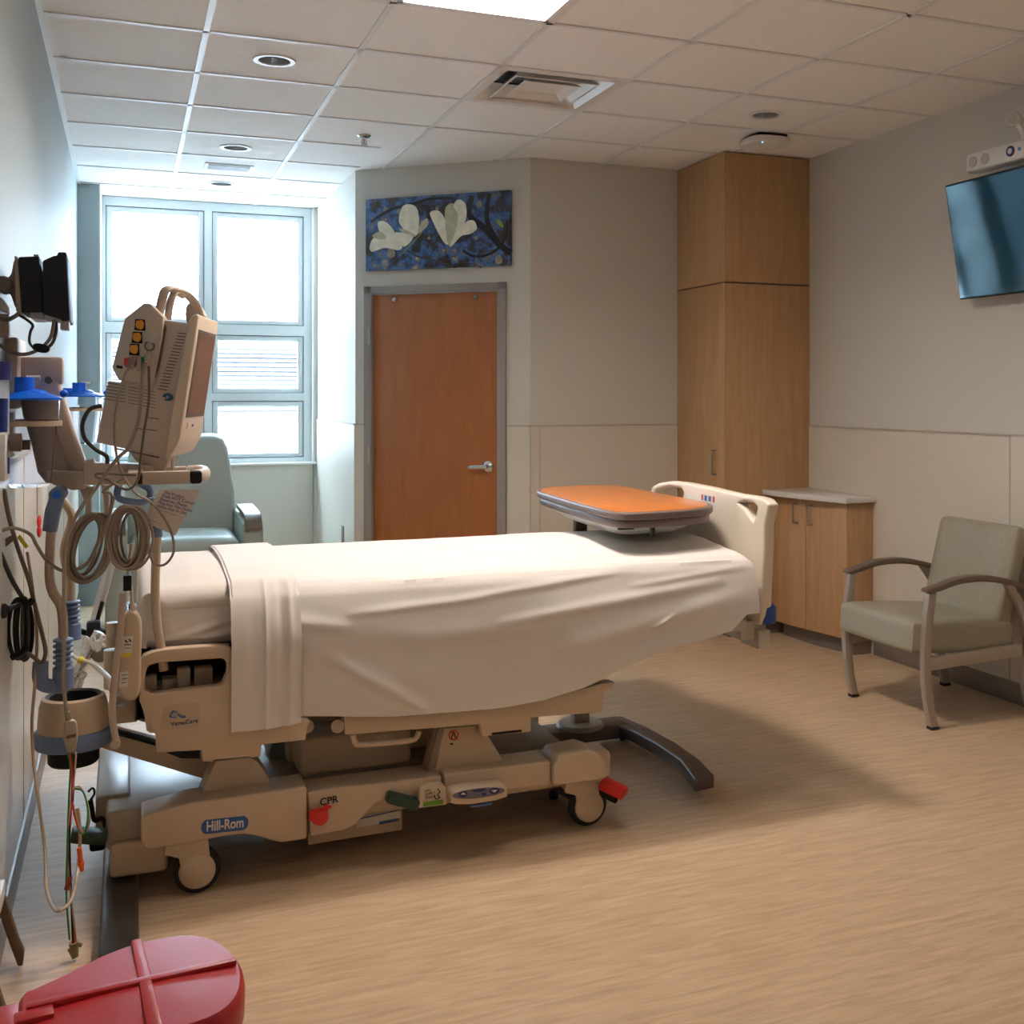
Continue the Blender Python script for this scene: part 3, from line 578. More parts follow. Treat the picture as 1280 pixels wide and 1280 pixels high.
# badge
pc0 = q(281, 1031.5, 3.4185); rl_ = []
for k in range(24):
    a = k*2*math.pi/24; uu = 281+(22 if math.cos(a) > 0 else -22)+math.cos(a)*7.6; vv = 1031.5+math.sin(a)*9; vv -= (uu-281)*.115; rl_.append((uu, vv))
bdg = part('badge', M().prism(qs(rl_, 3.4185), (0, .004, 0), .0008), mat('badge_blue', (.02, .10, .33), .4), bed, 'blue oval badge')
X_ = (q(303, 1028.5, 3.4185)-q(257, 1034, 3.4185)).normalized()
text('Hill-Rom', .040, q(257.5, 1039.2, 3.4180), X_, (0, -1, 0), labw, bdg, bold=.0008, sx=.72)
# castors
wm = beige
def castor(x, y, flip=1):
    c = Vector((x, y, .067))
    f = part('castor', M().lathe([(.006, -.018), (.060, -.016), (.066, -.010), (.067, 0), (.066, .010), (.060, .016), (.006, .018)], c, (0, 1, 0), 40), rubber, bed)
    part('castor_hood', M().lathe([(.002, -.014), (.040, -.013), (.050, -.006), (.051, 0)], c+Vector((0, -.018, 0)), (0, 1, 0), 36)
         .prism([c+Vector((a*flip, -.026, b_)) for a, b_ in ((-.01, .04), (.035, .035), (.03, .09), (-.02, .11), (-.085, .105), (-.09, .06), (-.05, .045), (-.045, .01))], (0, .012, 0), .004, 2)
         .prism([c+Vector((a*flip, -.02, b_)) for a, b_ in ((-.085, .06), (.01, .066), (.02, .11), (-.085, .11))], (0, .055, 0), .006, 2), beige, f)
    part('castor_stem', M().cyl((x-.03*flip, y, .12), (x-.03*flip, y, .17), .02), dbeige, f)
castor(.188, 3.455); castor(1.425, 3.49); castor(.188, 4.30); castor(1.434, 4.27)
# pedals and lever
def bar(mb, P, Q, w_, h_, bev=.006):
    P, Q = Vector(P), Vector(Q); X = (Q-P).normalized(); Y = ZA.cross(X).normalized(); Z = X.cross(Y)
    return mb.obox((P+Q)/2, X, Y, Z, (Q-P).length, w_, h_, bev)
part('brake_pedal', bar(M(), q(752, 978, 3.46), q(782, 992, 3.40), .055, .036, .008), redb, bed, 'red brake pedal')
part('brake_linkage', bar(M(), q(740, 985, 3.50), q(772, 1000, 3.46), .04, .02), black, bed)
part('steer_pedal', bar(M(), q(483, 995, 3.42), q(522, 1005, 3.42), .055, .032, .008), green, bed, 'dark green steer pedal')
part('steer_pedal', bar(M(), q(89, 1043, 3.46), q(134, 1046, 3.46), .06, .034, .008), green, bed, 'dark green steer pedal at the head end')
part('head_linkage', M().tube([q(113, 1000, 3.62), q(118, 1025, 3.62), q(128, 1023, 3.62), q(135, 1040, 3.62)], .007, n=8).box(*sorted((q(112, 0, 3.64).x, q(132, 0, 3.64).x)), 3.6, 3.7, .10, .145, .01), black, bed)
# instruction plate
ip = part('instruction_plate', pris([(520, 1011), (524, 1000), (525, 985), (530, 982), (552, 980), (558, 984), (559, 1006)], 3.40, .03, .004), beige, bed)
part('green_strip', M().prism(qs([(529, 1003), (554, 999.5), (554, 1005), (529, 1008.5)], 3.3993), (0, .0008, 0)), mat('label_green', (.12, .30, .02), .5), ip)
text('GAS\nSUPPLY\nSTRIDE', .010, q(531, 990, 3.3993), (1, 0, .08), (0, -1, 0), ink, ip, spacing=1.15)
part('figure_mark', M().tube(qs([(547, 986), (550, 990), (547, 993), (550, 997)], 3.3992), .0016, n=6).tube(qs([(543, 994), (545, 999), (549, 997)], 3.3992), .0016, n=6), ink, ip)
# foot control
fcb = [(563, 997), (566, 991), (580, 987), (610, 983.5), (630, 982), (635, 985), (635, 996), (620, 1001), (590, 1006), (570, 1006), (563, 1004)]
fc = part('foot_control', pris(fcb, 3.36, .07, .006, seg=3), beige, bed)
def ell(u, v, a, b_, y, tilt=-.11, n=24): return [q(u+a*math.cos(k*2*math.pi/n), v+b_*math.sin(k*2*math.pi/n)+tilt*a*math.cos(k*2*math.pi/n), y) for k in range(n)]
fp = part('control_pad', M().prism(ell(598, 991.5, 33, 6.2, 3.3592), (0, .0006, 0)), mat('grey_purple_pad', (.16, .15, .20), .5), fc)
part('control_button', M().prism(ell(579, 993, 5.5, 4, 3.3586), (0, .0006, 0)).prism(ell(618, 988.5, 6, 4, 3.3586), (0, .0006, 0)).prism(ell(599, 988, 9, 1.6, 3.3586), (0, .0006, 0)).prism(ell(605, 993, 3, 2, 3.3586), (0, .0006, 0)), navy, fp)
part('arrow_mark', M().prism(qs([(575.5, 993.5), (579, 990.5), (583, 993.2)], 3.358), (0, .0006, 0)).prism(qs([(614, 988), (622, 987), (618.5, 991)], 3.358), (0, .0006, 0)), labw, fp)
part('blue_latch', pris([(586, 1007), (615, 1003), (615, 1006), (590, 1010)], 3.37, .02, .001), blue, fc)
# CPR lever
cl = part('cpr_lever', M().lathe([(.002, -.012), (.022, -.012), (.026, 0), (.022, .012), (.002, .012)], q(400, 1021, 3.405), (0, 1, 0), 24).prism(qs([(386, 1015), (400, 1012), (402, 1028), (386, 1027)], 3.395), (0, .02, 0), .004)
          .prism(qs([(400, 1013), (408, 1006), (415, 1008), (410, 1014), (405, 1018)], 3.40), (0, .01, 0), .002), redb, bed, 'red release lever')
text('CPR', .030, q(400, 1007, 3.429), (1, 0, .06), (0, -1, 0), ink, bed, bold=.0004)
# lift arms
part('lift_arm', pris([(269, 951), (312, 946), (322, 952), (333, 967), (345, 988), (350, 1000), (247, 1006)], 3.50, .10, .006), beige, bed)
la = part('lift_arm', pris([(548, 911), (602, 906), (612, 922), (633, 957), (634, 968), (534, 975)], 3.49, .09, .006), beige, bed)
part('lift_arm_side', pris([(548, 911), (556, 908), (545, 960), (534, 965)], 3.485, .02, .002), dbeige, la)
stk = part('warning_sticker', M().lathe([(.0125, 0), (.0165, 0), (.0165, .001), (.0125, .001)], q(567, 919, 3.4885), (0, 1, 0), 28, cap=False).tube([q(562, 914, 3.488), q(572, 924, 3.488)], .0014, n=6), redb, la, 'red prohibition sticker')
part('sticker_figure', M().tube(qs([(564, 924), (567, 915), (570, 923)], 3.4887), .0018, n=6).tube(qs([(563, 930), (566, 930)], 3.4887), .003, n=6), ink, stk)
part('lift_arm', M().prism(qs([(269, 951), (312, 946), (345, 988), (350, 1000), (247, 1006)], 3.50), (0, .10, 0), .006), beige, bed).location.y = .7
part('motor_housing', M().lathe([(.02, -.3), (.085, -.29), (.095, -.27), (.095, .27), (.085, .29), (.02, .3)], (.78, 3.85, .29), (1, 0, 0), 32), beige, bed)
part('motor_housing', M().box(.50, .86, 3.62, 3.80, .235, .36, .02, 3), beige, bed)
part('deck_actuator', M().obox(q(395, 925, 3.9), Vector((1, 0, -.25)).normalized(), YA, Vector((.25, 0, 1)).normalized(), .32, .16, .12, .012), mat('grey_steel', (.30, .31, .32), .3, .4), bed)
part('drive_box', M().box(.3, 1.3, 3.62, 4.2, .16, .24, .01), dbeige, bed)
# upper frame
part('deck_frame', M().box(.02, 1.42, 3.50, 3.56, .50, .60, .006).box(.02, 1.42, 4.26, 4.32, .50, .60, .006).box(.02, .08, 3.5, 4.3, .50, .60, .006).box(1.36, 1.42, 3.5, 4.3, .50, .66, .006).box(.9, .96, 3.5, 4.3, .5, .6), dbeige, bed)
part('deck_panel', M().box(.0, 2.02, 3.50, 4.32, .685, .70, .006).box(.0, .02, 3.47, 4.35, .60, .70), black, bed)
part('under_deck_plate', M().box(.02, 1.40, 3.58, 4.24, .53, .55), mat('blue_grey_plate', (.28, .31, .34), .35, .3), bed)
# things seen in the rail's opening
dk = M()
for u0, u1, v0, v1, yy in ((176, 196, 866, 846, 3.47), (203, 222, 866, 848, 3.48), (222, 238, 866, 836, 3.46), (243, 266, 864, 834, 3.47)):
    a, b_ = q(u0, v0, yy), q(u1, v1, yy); dk.box(a.x, b_.x, yy, yy+.05, a.z, b_.z, .003)
part('rail_mechanism', dk, dbeige, bed)
part('rail_shadow_plate', M().box(.0, .30, 3.56, 3.57, .56, .70), black, bed)  # black sheet standing in for the shade behind the rail opening
# side rail at the head, near side
ro = [(174, 875), (174, 845), (174.5, 830), (179, 820), (190, 815), (205, 812), (240, 809), (275, 807), (288, 808), (290.5, 818), (291, 900), (382, 898), (388, 902), (384, 908), (382, 925), (327, 931), (326, 945), (315, 948), (312, 946), (267, 950), (266, 953), (253, 952), (252, 938), (195, 941), (194, 917), (183, 914), (181, 898), (178, 886)]
ho = [(176.5, 862), (176.5, 841), (184, 832), (197, 828.5), (240, 825.5), (277, 823), (281, 825), (284, 832), (283, 843), (278, 855), (272, 858), (240, 861.5), (205, 866), (190, 868)]
def bl_(pts, n): return pts
rail = part('side_rail', M().prism(qs(ro, 3.40), (0, .04, 0), .007, 3, [qs(ho, 3.40)], 30), beige, bed)
part('rail_grip', M().tube(qs([(174.5, 862), (175, 842), (182, 827), (205, 820), (240, 816.5), (275, 815), (286, 816)], 3.418), .0155, n=14), beige, rail)
part('rail_recess', M().prism(qs([(206, 884), (212, 880), (249, 878), (249, 910), (200, 912), (202, 895)], 3.3992), (0, .0006, 0)), mat('beige_recess', (.54, .42, .30), .45), rail)
em = part('rail_emblem', M().tube(qs([(212.5, 896), (216, 889.5), (219, 889.5)], 3.3984), .0026, n=6).tube(qs([(212.5, 896.5), (220, 896.5)], 3.3984), .0024, n=6).tube(qs([(222.5, 893), (227, 896), (232, 896)], 3.3984), .0034, n=6).ball(q(220.5, 890, 3.3984), .0028), blue, rail, 'blue reclining figure emblem')
for k in range(13):
    a = k/12; u = 214+28*a; v = 906-(a**2.2)*22+math.sin(a*3)*1.2
    part('emblem_letters', M().prism(ell(u, v, 1.0+.35*(k % 2), 1.8-.5*(k % 3 == 0), 3.3836, 0, 8), (0, .0005, 0)), mat('emblem_grey', (.13, .12, .18), .5), em) if k in () else None
text('VersaCare', .017, q(213.5, 908, 3.3986), (1, 0, .05), (0, -1, 0), mat('emblem_grey', (.10, .09, .14), .5), em, bold=.0002)
part('rail_hinge', M().box(q(186, 0, 3.40).x, q(193, 0, 3.40).x, 3.40, 3.43, q(0, 937, 3.40).z, q(0, 914, 3.40).z, .004), ivory, rail)
part('rail_slot', M().prism(qs([(208, 941), (250, 937), (250, 948), (226, 948)], 3.44), (0, .004, 0)), black, rail)
# foot-side deck side panel with handle loop
dp = [(430, 894), (500, 895), (600, 886), (680, 872), (740, 858), (753, 854), (770, 853), (766, 862), (756, 864), (754, 880), (752, 891), (664, 897), (664, 915), (603, 921), (601, 906), (431, 919)]
part('deck_side_panel', pris(dp, 3.43, .05, .005), beige, bed)
part('strap_slot', M().prism(qs([(615, 916), (652, 912), (652, 915), (615, 919)], 3.4293), (0, .001, 0)), black, bed)
part('handle_loop', M().tube(qs([(441, 918), (444, 928), (452, 931), (510, 926), (520, 922), (524, 914)], 3.45), .0085, n=10), beige, bed)
part('catch', M().cyl(q(384, 908, 3.44), q(384, 908, 3.47), .02, n=20).cyl(q(422, 908, 3.44), q(422, 908, 3.47), .02, n=20), beige, bed)
# sloping head section frame
part('head_section_frame', M().prism(qs([(122, 918), (130, 914), (200, 932), (262, 953), (262, 976), (240, 970), (122, 934)], 3.62), (0, .10, 0), .006), beige, bed)
part('head_section_strip', M().prism(qs([(135, 912), (200, 930), (200, 934), (135, 916)], 3.615), (0, .04, 0), .001), black, bed)
part('head_board_panel', M().prism(qs([(140, 870), (182, 868), (182, 905), (170, 900), (140, 893)], 3.62), (0, .5, 0), .01), beige, bed)
# foot-end frame
part('foot_extension', M().box(1.4, 2.06, 3.52, 4.28, .655, .69, .006), beige, bed)
part('foot_board_bracket', M().box(2.02, 2.125, 3.50, 3.62, .565, .63, .004).box(2.075, 2.125, 3.47, 3.60, .535, .60, .004).box(1.93, 2.04, 3.49, 3.53, .60, .64, .004), mat('frame_steel', (.52, .48, .40), .4, .3), bed)
# foot board
XF = 2.075
fo = [(812, 616), (815, 608), (822, 604), (837, 601.5), (854, 603), (885, 609), (921, 617.5), (945, 621), (955, 624), (961, 631), (959, 642), (955.5, 655), (955, 690), (952.5, 735), (951, 770), (949, 781), (932, 782), (928, 700), (820, 690)]
h1 = [(819, 613), (836, 608), (851, 610.5), (854, 616), (852, 624), (832, 625), (818, 622)]
h2 = [(923, 629.5), (930, 626.5), (942, 629.5), (946, 634), (944, 645), (941, 652.5), (937, 647), (930, 636)]
def qsx(pts): return [qx(u, v, XF) for u, v in pts]
fbd = part('foot_board', M().prism(qsx(fo), (.045, 0, 0), .010, 3, [qsx(h1), qsx(h2)], 30), ivory, bed)
lb = part('button_label', M().prism(qsx([(876, 617), (894, 620), (894, 629), (876, 626)]), (-.0008, 0, 0)), labw, fbd, 'small white label with red and blue marks')
part('label_mark', M().prism([p-XA*.001 for p in qsx([(877, 618), (879, 618.3), (879, 625.5), (877, 625)])], (-.0004, 0, 0)).prism([p-XA*.001 for p in qsx([(891.5, 620.5), (893.5, 620.8), (893.5, 628), (891.5, 627.6)])], (-.0004, 0, 0)), redb, lb)
part('label_mark', M().prism([p-XA*.001 for p in qsx([(881, 619), (884, 619.5), (884, 626.3), (881, 625.8)])], (-.0004, 0, 0)).prism([p-XA*.001 for p in qsx([(886, 620), (889, 620.5), (889, 627), (886, 626.5)])], (-.0004, 0, 0)), blue, lb)
bb0 = q(942, 772, 3.44)
part('corner_bumper', M().lathe([(.01, -.034), (.028, -.034), (.036, -.026), (.037, 0), (.036, .026), (.028, .034), (.01, .034)], (2.115, 3.485, bb0.z), n=30), mat('royal_blue_bumper', (.02, .07, .30), .4), bed, 'blue corner roller bumper')
part('corner_bumper', M().lathe([(.01, -.034), (.028, -.034), (.036, -.026), (.037, 0), (.036, .026), (.028, .034), (.01, .034)], (2.115, 4.40, bb0.z), n=30), mat('royal_blue_bumper', (.02, .07, .30), .4), bed, 'blue corner roller bumper')
# drop-down push handles at the head end with blue grips and ribbed sleeves
def pushh(pts, y, grip, sleeve):
    P = qs(pts, y); o = part('push_handle', M().tube(P, .013, n=12), mat('tan_steel_tube', (.52, .41, .30), .3, .2), bed)
    if not grip: P = None
    G = qs(grip or [(0, 0)], y)
    if grip: part('handle_grip', M().tube(G, [.019, .021, .021, .019], n=16, raw=True).lathe([(.002, -.02), (.02, -.02), (.021, .02), (.002, .02)], G[0], (0.2, 1, 0.1), 24), lblue, o, 'slate blue hand grip')
    if grip: part('grip_button', M().lathe([(.002, -.024), (.011, -.024), (.012, -.018), (.002, -.018)], G[0], (0.2, 1, 0.1), 20), vblue, o)
    a, b_ = q(*sleeve[0], y), q(*sleeve[1], y); L = (b_-a).length; pr = [(.008, 0)]
    n = 5
    for k in range(n): pr += [(.019, L*.55*(k+.1)/n), (.026, L*.55*(k+.3)/n), (.026, L*.55*(k+.6)/n), (.018, L*.55*(k+.85)/n)]
    pr += [(.024, L*.58), (.027, L*.6), (.028, L*.98), (.01, L)]
    part('ribbed_sleeve', M().lathe(pr, a, b_-a, 28), lblue, o)
    return o
hA = pushh([(66, 640), (63, 680), (62, 720), (66, 740), (76, 757), (79, 780), (79, 810)], 3.45, [(73, 617), (66, 640), (62, 664)], [(79, 797), (79, 860)])
hB = pushh([(78, 626), (90, 648), (80, 690), (88, 725), (88, 760)], 3.75, None, [(89, 750), (89, 800)])
part('hose_hook', M().tube(qs([(51, 827), (50, 845), (54, 855), (66, 858), (85, 858)], 3.44), [(.014, .02)]*4, n=12, flat=(0, 1, 0)), lblue, bed)
# oxygen cylinder holder
oc = q(92, 880, 3.55)
hold = thing('cylinder_holder', 'beige tub holder with a blue ring and black base hung on the bed head', 'holder', (oc.x, 3.55, 1.0))
hz = lambda v: q(92, v, 3.55).z
hold.location.z = hz(957)
k_ = 3.4/1407
part('tub', M().lathe([(.066, 0), (.078, .006), (.083, .02), (.085, .04), (.094, .115), (.092, .118), (.06, .119)], (oc.x, 3.55, hz(920)), n=44, cap=False) if False else M().lathe([(.095, hz(925)), (.094, hz(900)), (.090, hz(880)), (.083, hz(870)), (.074, hz(868)), (.070, hz(872)), (.068, hz(895))], (oc.x, 3.55, 0), n=48, cap=False), beige, hold)
part('blue_ring', M().lathe([(.09, hz(931)), (.1, hz(930)), (.104, hz(925)), (.104, hz(914)), (.1, hz(910)), (.09, hz(909))], (oc.x, 3.55, 0), n=48, cap=False), lblue, hold, 'slate blue ring')
part('black_base', M().lathe([(.01, hz(953)), (.062, hz(953)), (.068, hz(950)), (.07, hz(925)), (.01, hz(924))], (oc.x, 3.55, 0), n=40), black, hold)
part('inner_liner', M().lathe([(.076, hz(869.5)), (.073, hz(868)), (.064, hz(870)), (.06, hz(920)), (.01, hz(922))], (oc.x, 3.55, 0), n=40, cap=False), rubber, hold)
part('mounting_bracket', M().box(oc.x+.07, oc.x+.17, 3.56, 3.62, hz(912), hz(890), .004), beige, hold)
# nurse-call hand pendant
pd = thing('hand_pendant', 'beige hand control with printed labels hanging at the head of the bed', 'remote control', q(166, 877, 3.33))
ps = [(160, 765), (168, 764), (175, 771), (177.5, 785), (176.5, 820), (176, 850), (174, 868), (168, 876), (158, 876), (149, 868), (147, 855), (149, 820), (153, 790), (155, 772)]
pdb = part('pendant_body', M().prism(smooth_loop(qs(ps, 3.33), 3), (0, .03, 0), .010, 3, ang=50), beige, pd)
part('strain_relief', M().tube(qs([(168, 768), (166, 760), (165, 750)], 3.345), [.010, .008, .005], n=12), beige, pd)
part('control_label', M().prism(qs([(154, 796), (166, 795), (165, 815), (152, 817)], 3.3292), (0, .0008, 0)).prism(qs([(150, 841), (161, 839), (160, 858), (149, 860)], 3.3292), (0, .0008, 0)), labw, pdb)
part('caution_label', M().prism(qs([(152, 817), (165, 815.5), (164.7, 820.5), (151.7, 822)], 3.3288), (0, .0008, 0)), yellow, pdb)
part('label_print', M().tube(qs([(156, 800), (159, 803)], 3.3285), .002, n=6).tube(qs([(161, 799), (164, 802)], 3.3285), .002, n=6).tube(qs([(155, 806), (164, 806)], 3.3285), .0012, n=6).tube(qs([(155, 810), (164, 810)], 3.3285), .0008, n=6).tube(qs([(152, 844), (159, 843)], 3.3285), .001, n=6).tube(qs([(152, 849), (159, 848)], 3.3285), .001, n=6).tube(qs([(152, 854), (158, 853)], 3.3285), .001, n=6), ink, pdb)
part('pendant_cord', M().tube(qs([(165, 752), (164, 735), (160, 722), (162, 700), (165, 680)], 3.345), .0045, n=8), beige, pd)
part('cord_clip', M().box(q(154, 0, 3.32).x, q(164.5, 0, 3.32).x, 3.31, 3.34, q(0, 748, 3.32).z, q(0, 728, 3.32).z, .003), black, pd)
# hanging strap below pendant
solo('beige_strap', M().tube(qs([(154, 742), (150, 790), (143, 850), (140, 890), (143, 915), (146, 930)], 3.31), [(.009, .003)]*4, n=8, flat=(1, 0, 0)).lathe([(.002, -.006), (.013, -.006), (.013, .006), (.002, .006)], q(144, 930, 3.31), (0, 1, 0), 20), mat('strap_tan', (.50, .41, .34), .6),
     'flat tan strap with a round end hanging left of the hand control', 'strap')
# bed-head rods: curved beige pole with blue collar
pole = thing('transfer_pole', 'curved beige pole with a blue collar standing in front of the pillow end', 'pole', q(203, 815, 3.39))
part('pole_tube', M().tube(qs([(196, 666), (195, 700), (194, 745), (197, 785), (202, 815), (205, 838)], 3.435), .0125, n=14), mat('tan_steel_tube2', (.56, .45, .33), .28, .2), pole)
part('blue_collar', M().cyl(q(196, 671, 3.425), q(196, 655, 3.425), .0155, .0135), lblue, pole)
part('pole_hook_upper', M().tube(qs([(196, 658), (194, 640), (190, 622)], 3.43), .008, n=10), lblue, pole)
loop = solo('blue_carry_loop', M().tube(smooth_loop(qs([(147, 612), (152, 602), (166, 602), (178, 606), (187, 612), (187, 622), (176, 628), (158, 626), (148, 622)], 3.60), 3), .010, closed=True, n=12, sub=2), lblue, 'blue rounded triangular pull loop behind the monitor arm', 'handle')
# ================================================================ LINEN
top_z = .862
hem_px = [(285, 895), (372, 896), (440, 897), (500, 895), (560, 892), (620, 886), (680, 877), (730, 860), (780, 836), (830, 812), (880, 800), (915, 788), (934, 768)]
HEM = [(q(u, v, 3.40).x, q(u, v, 3.40).z) for u, v in hem_px]
def hem(x):
    if x <= HEM[0][0]: return HEM[0][1]
    for (a, za), (b_, zb_) in zip(HEM, HEM[1:]):
        if x <= b_: t_ = (x-a)/(b_-a); return za+(zb_-za)*t_
    return HEM[-1][1]
def fn(x, y, z, f, s): return noise.noise(Vector((x*f, y*f, z*f+s)))
WR = [(.56, .66, .86, .46, .020, .012), (.30, .80, .62, .74, .02, .008), (.98, .80, 1.6, .86, .012, .006), (1.1, .72, 1.9, .80, .018, .009), (1.3, .62, 1.95, .74, .03, .010), (1.55, .80, 2.0, .84, .010, .005),
      (1.5, .56, 1.75, .62, .03, .010), (.62, .78, 1.05, .80, .012, .006), (.7, .70, 1.3, .69, .03, .006), (1.62, .66, 1.70, .70, .006, .008), (.5, .56, .9, .58, .04, .006)]
def wr(x, z):
    s = 0
    for x0_, z0_, x1_, z1_, w_, a in WR:
        dx, dz = x1_-x0_, z1_-z0_; L = dx*dx+dz*dz; t_ = ((x-x0_)*dx+(z-z0_)*dz)/L; tt = max(0, min(1, t_)); d = math.hypot(x-x0_-dx*tt, z-z0_-dz*tt)
        s += a*math.exp(-(d/w_)**2)*(1-abs(2*tt-1)**3*.7)
    return s
def drape(x0, xe, xend_drop, yn_, yf_, zt, hemf, r=.05, out=.0, off=0., crown=.035, wk=1., flare=.03, under=0.):
    """cloth laid over a rounded slab: u along the bed, v from near hem over the top to the far hem"""
    def f(u, v):
        La = xe-x0; Ld = xend_drop; s = u*(La+Ld); arc = r*math.pi/2
        # along x
        if s < La-r: X, dA, ax = x0+s, 0, 0
        elif s < La-r+arc: a = (s-(La-r))/r; X, dA, ax = x0+La-r+r*math.sin(a), r*(1-math.cos(a)), a
        else: X, dA, ax = x0+La, r+(s-(La-r)-arc), math.pi/2
        W = yf_-yn_; drop = zt-.46
        tot = W+2*drop; t_ = v*tot-drop     # <0 near side, >W far side
        if t_ < -(arc-r): Yy, dB, side = yn_, r+(-t_-(arc-r)), 1
        elif t_ < r: a = (r-t_)/arc*math.pi/2 if (r-t_) < arc else math.pi/2; Yy, dB, side = yn_+r-r*math.sin(a), r*(1-math.cos(a)), a/(math.pi/2)
        elif t_ <= W-r: Yy, dB, side = yn_+t_, 0, 0
        elif t_ < W+(arc-r): a = (t_-(W-r))/arc*math.pi/2; Yy, dB, side = yf_-r+r*math.sin(a), r*(1-math.cos(a)), -a/(math.pi/2)
        else: Yy, dB, side = yf_, r+(t_-W-(arc-r)), -1
        hx = hemf(X)
        maxd = zt-hx
        d = (dA**2+dB**2)**.5 if (dA and dB) else dA+dB
        d = min(d, maxd)
        Z = zt-d
        cr_ = crown*max(0, 1-((Yy-(yn_+yf_)/2)/((yf_-yn_)/2))**2)*(1 if dA == 0 else max(0, 1-dA/r))
        Z += cr_*(1-max(0, abs(side)))
        n1_ = fn(X, Yy, Z, 3.2, 1)*.008+fn(X, Yy, Z, 9, 5)*.0025
        depth = max(0, min(1, (zt-Z)/.4))
        if side > .6:
            k = wr(X, Z)*wk; dm_ = zt-Z; Yy -= off+flare*math.sin(min(1, dm_/.17)*math.pi/2)-.004*max(0, (dm_-.2)/.2)+k+n1_*1.1
            Yy += under*max(0, depth-.1)
            # hem wobble
            if d >= maxd-.001: Z += fn(X, 0, 0, 6, 9)*.007
        elif side < -.6: Yy += off+.02*depth+abs(n1_)
        else:
            Z += off+n1_*.55+fn(X*.6, Yy*2.2, 0, 6, 3)*.0035
            if side > 0: Yy -= side*(off+wr(X, Z)*wk*.6)+flare*math.sin(min(1, (zt-Z)/.17)*math.pi/2)*(1 if zt-Z > 0 else 0)
            if wk: Z += .0035*math.exp(-((t_-.004)/.007)**2)
        if ax > 1: X += off*.7+n1_*.6
        return Vector((X, Yy, Z))
    return f
# mattress wrapped in the fitted sheet
fb_ = bmesh.new(); bmesh.ops.create_cube(fb_, size=1); bmesh.ops.subdivide_edges(fb_, edges=fb_.edges, cuts=70, use_grid_fill=True)
MX0, MX1, MY0, MY1, MZ0, MZ1, MR = .032, 2.02, 3.462, 4.348, .706, .872, .05
for v in fb_.verts:
    p = v.co*2; tx_ = ((p.x+1)/2)**2.2; o_ = Vector((MX0+tx_*(MX1-MX0), (MY0+MY1)/2+p.y*(MY1-MY0)/2, (MZ0+MZ1)/2+math.copysign(abs(p.z)**1.0, p.z)*(MZ1-MZ0)/2))
    rc_ = .09; cx_ = max(MX0+rc_, min(MX1-rc_, o_.x)); cy_ = max(MY0+rc_, min(MY1-rc_, o_.y)); dx_, dy_ = o_.x-cx_, o_.y-cy_; L_ = math.hypot(dx_, dy_)
    if dx_ and dy_ and L_ > rc_: o_.x, o_.y = cx_+dx_*rc_/L_*1.0, cy_+dy_*rc_/L_
    ed = min(o_.x-MX0, MX1-o_.x, o_.y-MY0, MY1-o_.y)
    if p.z < .999: o_.z = MZ0+(p.z+1)/2*(MZ1-MR-MZ0)
    if abs(p.z) >= .999 and p.z > 0:
        m_ = max(0, min(1, ed/MR)); o_.z = MZ1-MR+MR*math.sqrt(max(0, 1-(1-m_)**2)) if ed < MR else MZ1
        o_.z += .028*(1-p.y*p.y)*min(1, (o_.x-MX0)/.15)+noise.noise(o_*4)*.006
    elif p.y <= -.999 or p.x <= -.999:
        h_ = (o_.z-MZ0)/(MZ1-MZ0)
        a_ = .5*math.sin(h_*21-o_.x*34+noise.noise(o_*6)*2.5)+.5*math.sin(h_*37-o_.x*61+noise.noise(o_*5+Vector((9, 0, 0)))*3)
        w_ = max(0, min(1, (.62-h_)/.35))*max(.25, min(1, (o_.x-.10)/.12))
        d_ = .0055*a_*w_+noise.noise(o_*7)*.007
        if p.y <= -.999: o_.y += d_+.03*max(0, .16-h_)/.16
        else: o_.x += d_*.6
    v.co = o_
mt = thing('mattress', 'mattress in a white fitted sheet with rounded corner at the bed head', 'mattress', (1, 3.9, .715))
fm_ = M()._add(fb_); fm_.ang = 88; part('fitted_sheet', fm_, sheet2, mt)
tsf = drape(.285, 2.035, .21, 3.455, 4.36, .866, hem, r=.032, off=.006, crown=.030, wk=1., flare=.05)
ts = solo('top_sheet', M().grid(tsf, 320, 340), sheet, 'white top sheet spread over the bed and hanging down its near side', 'bed sheet')
def bandhem(x): return .458+.012*math.sin((x-.28)*22)
bf = drape(.278, 2.0, 0, 3.455, 4.36, .872, lambda x: q(293+(x-.285)/.19*79, 918-(x-.285)/.19*13, 3.38).z if x < .5 else .46, r=.034, off=.0135, crown=.030, wk=.0, flare=.056)
def bnd(u, v):
    L = 2.0-.278; uu = u*.198/L; p = bf(uu, v); x = p.x
    fold = .006*math.exp(-((x-.375)/.006)**2)+.005*math.exp(-((x-.445)/.008)**2)-.004*math.exp(-((x-.42)/.01)**2)
    if p.y < 3.5: p.y -= fold+.004*noise.noise(Vector((x*25, 0, p.z*14)))
    if u < .03 or u > .97: p.z -= (.005 if p.z > .85 else 0)
    return p
bo = part('turned_down_fold', M().grid(bnd, 50, 260), sheet, ts, 'turned-down fold across the top end of the sheet')
bo.matrix_parent_inverse = Matrix.Translation(-ts.location)
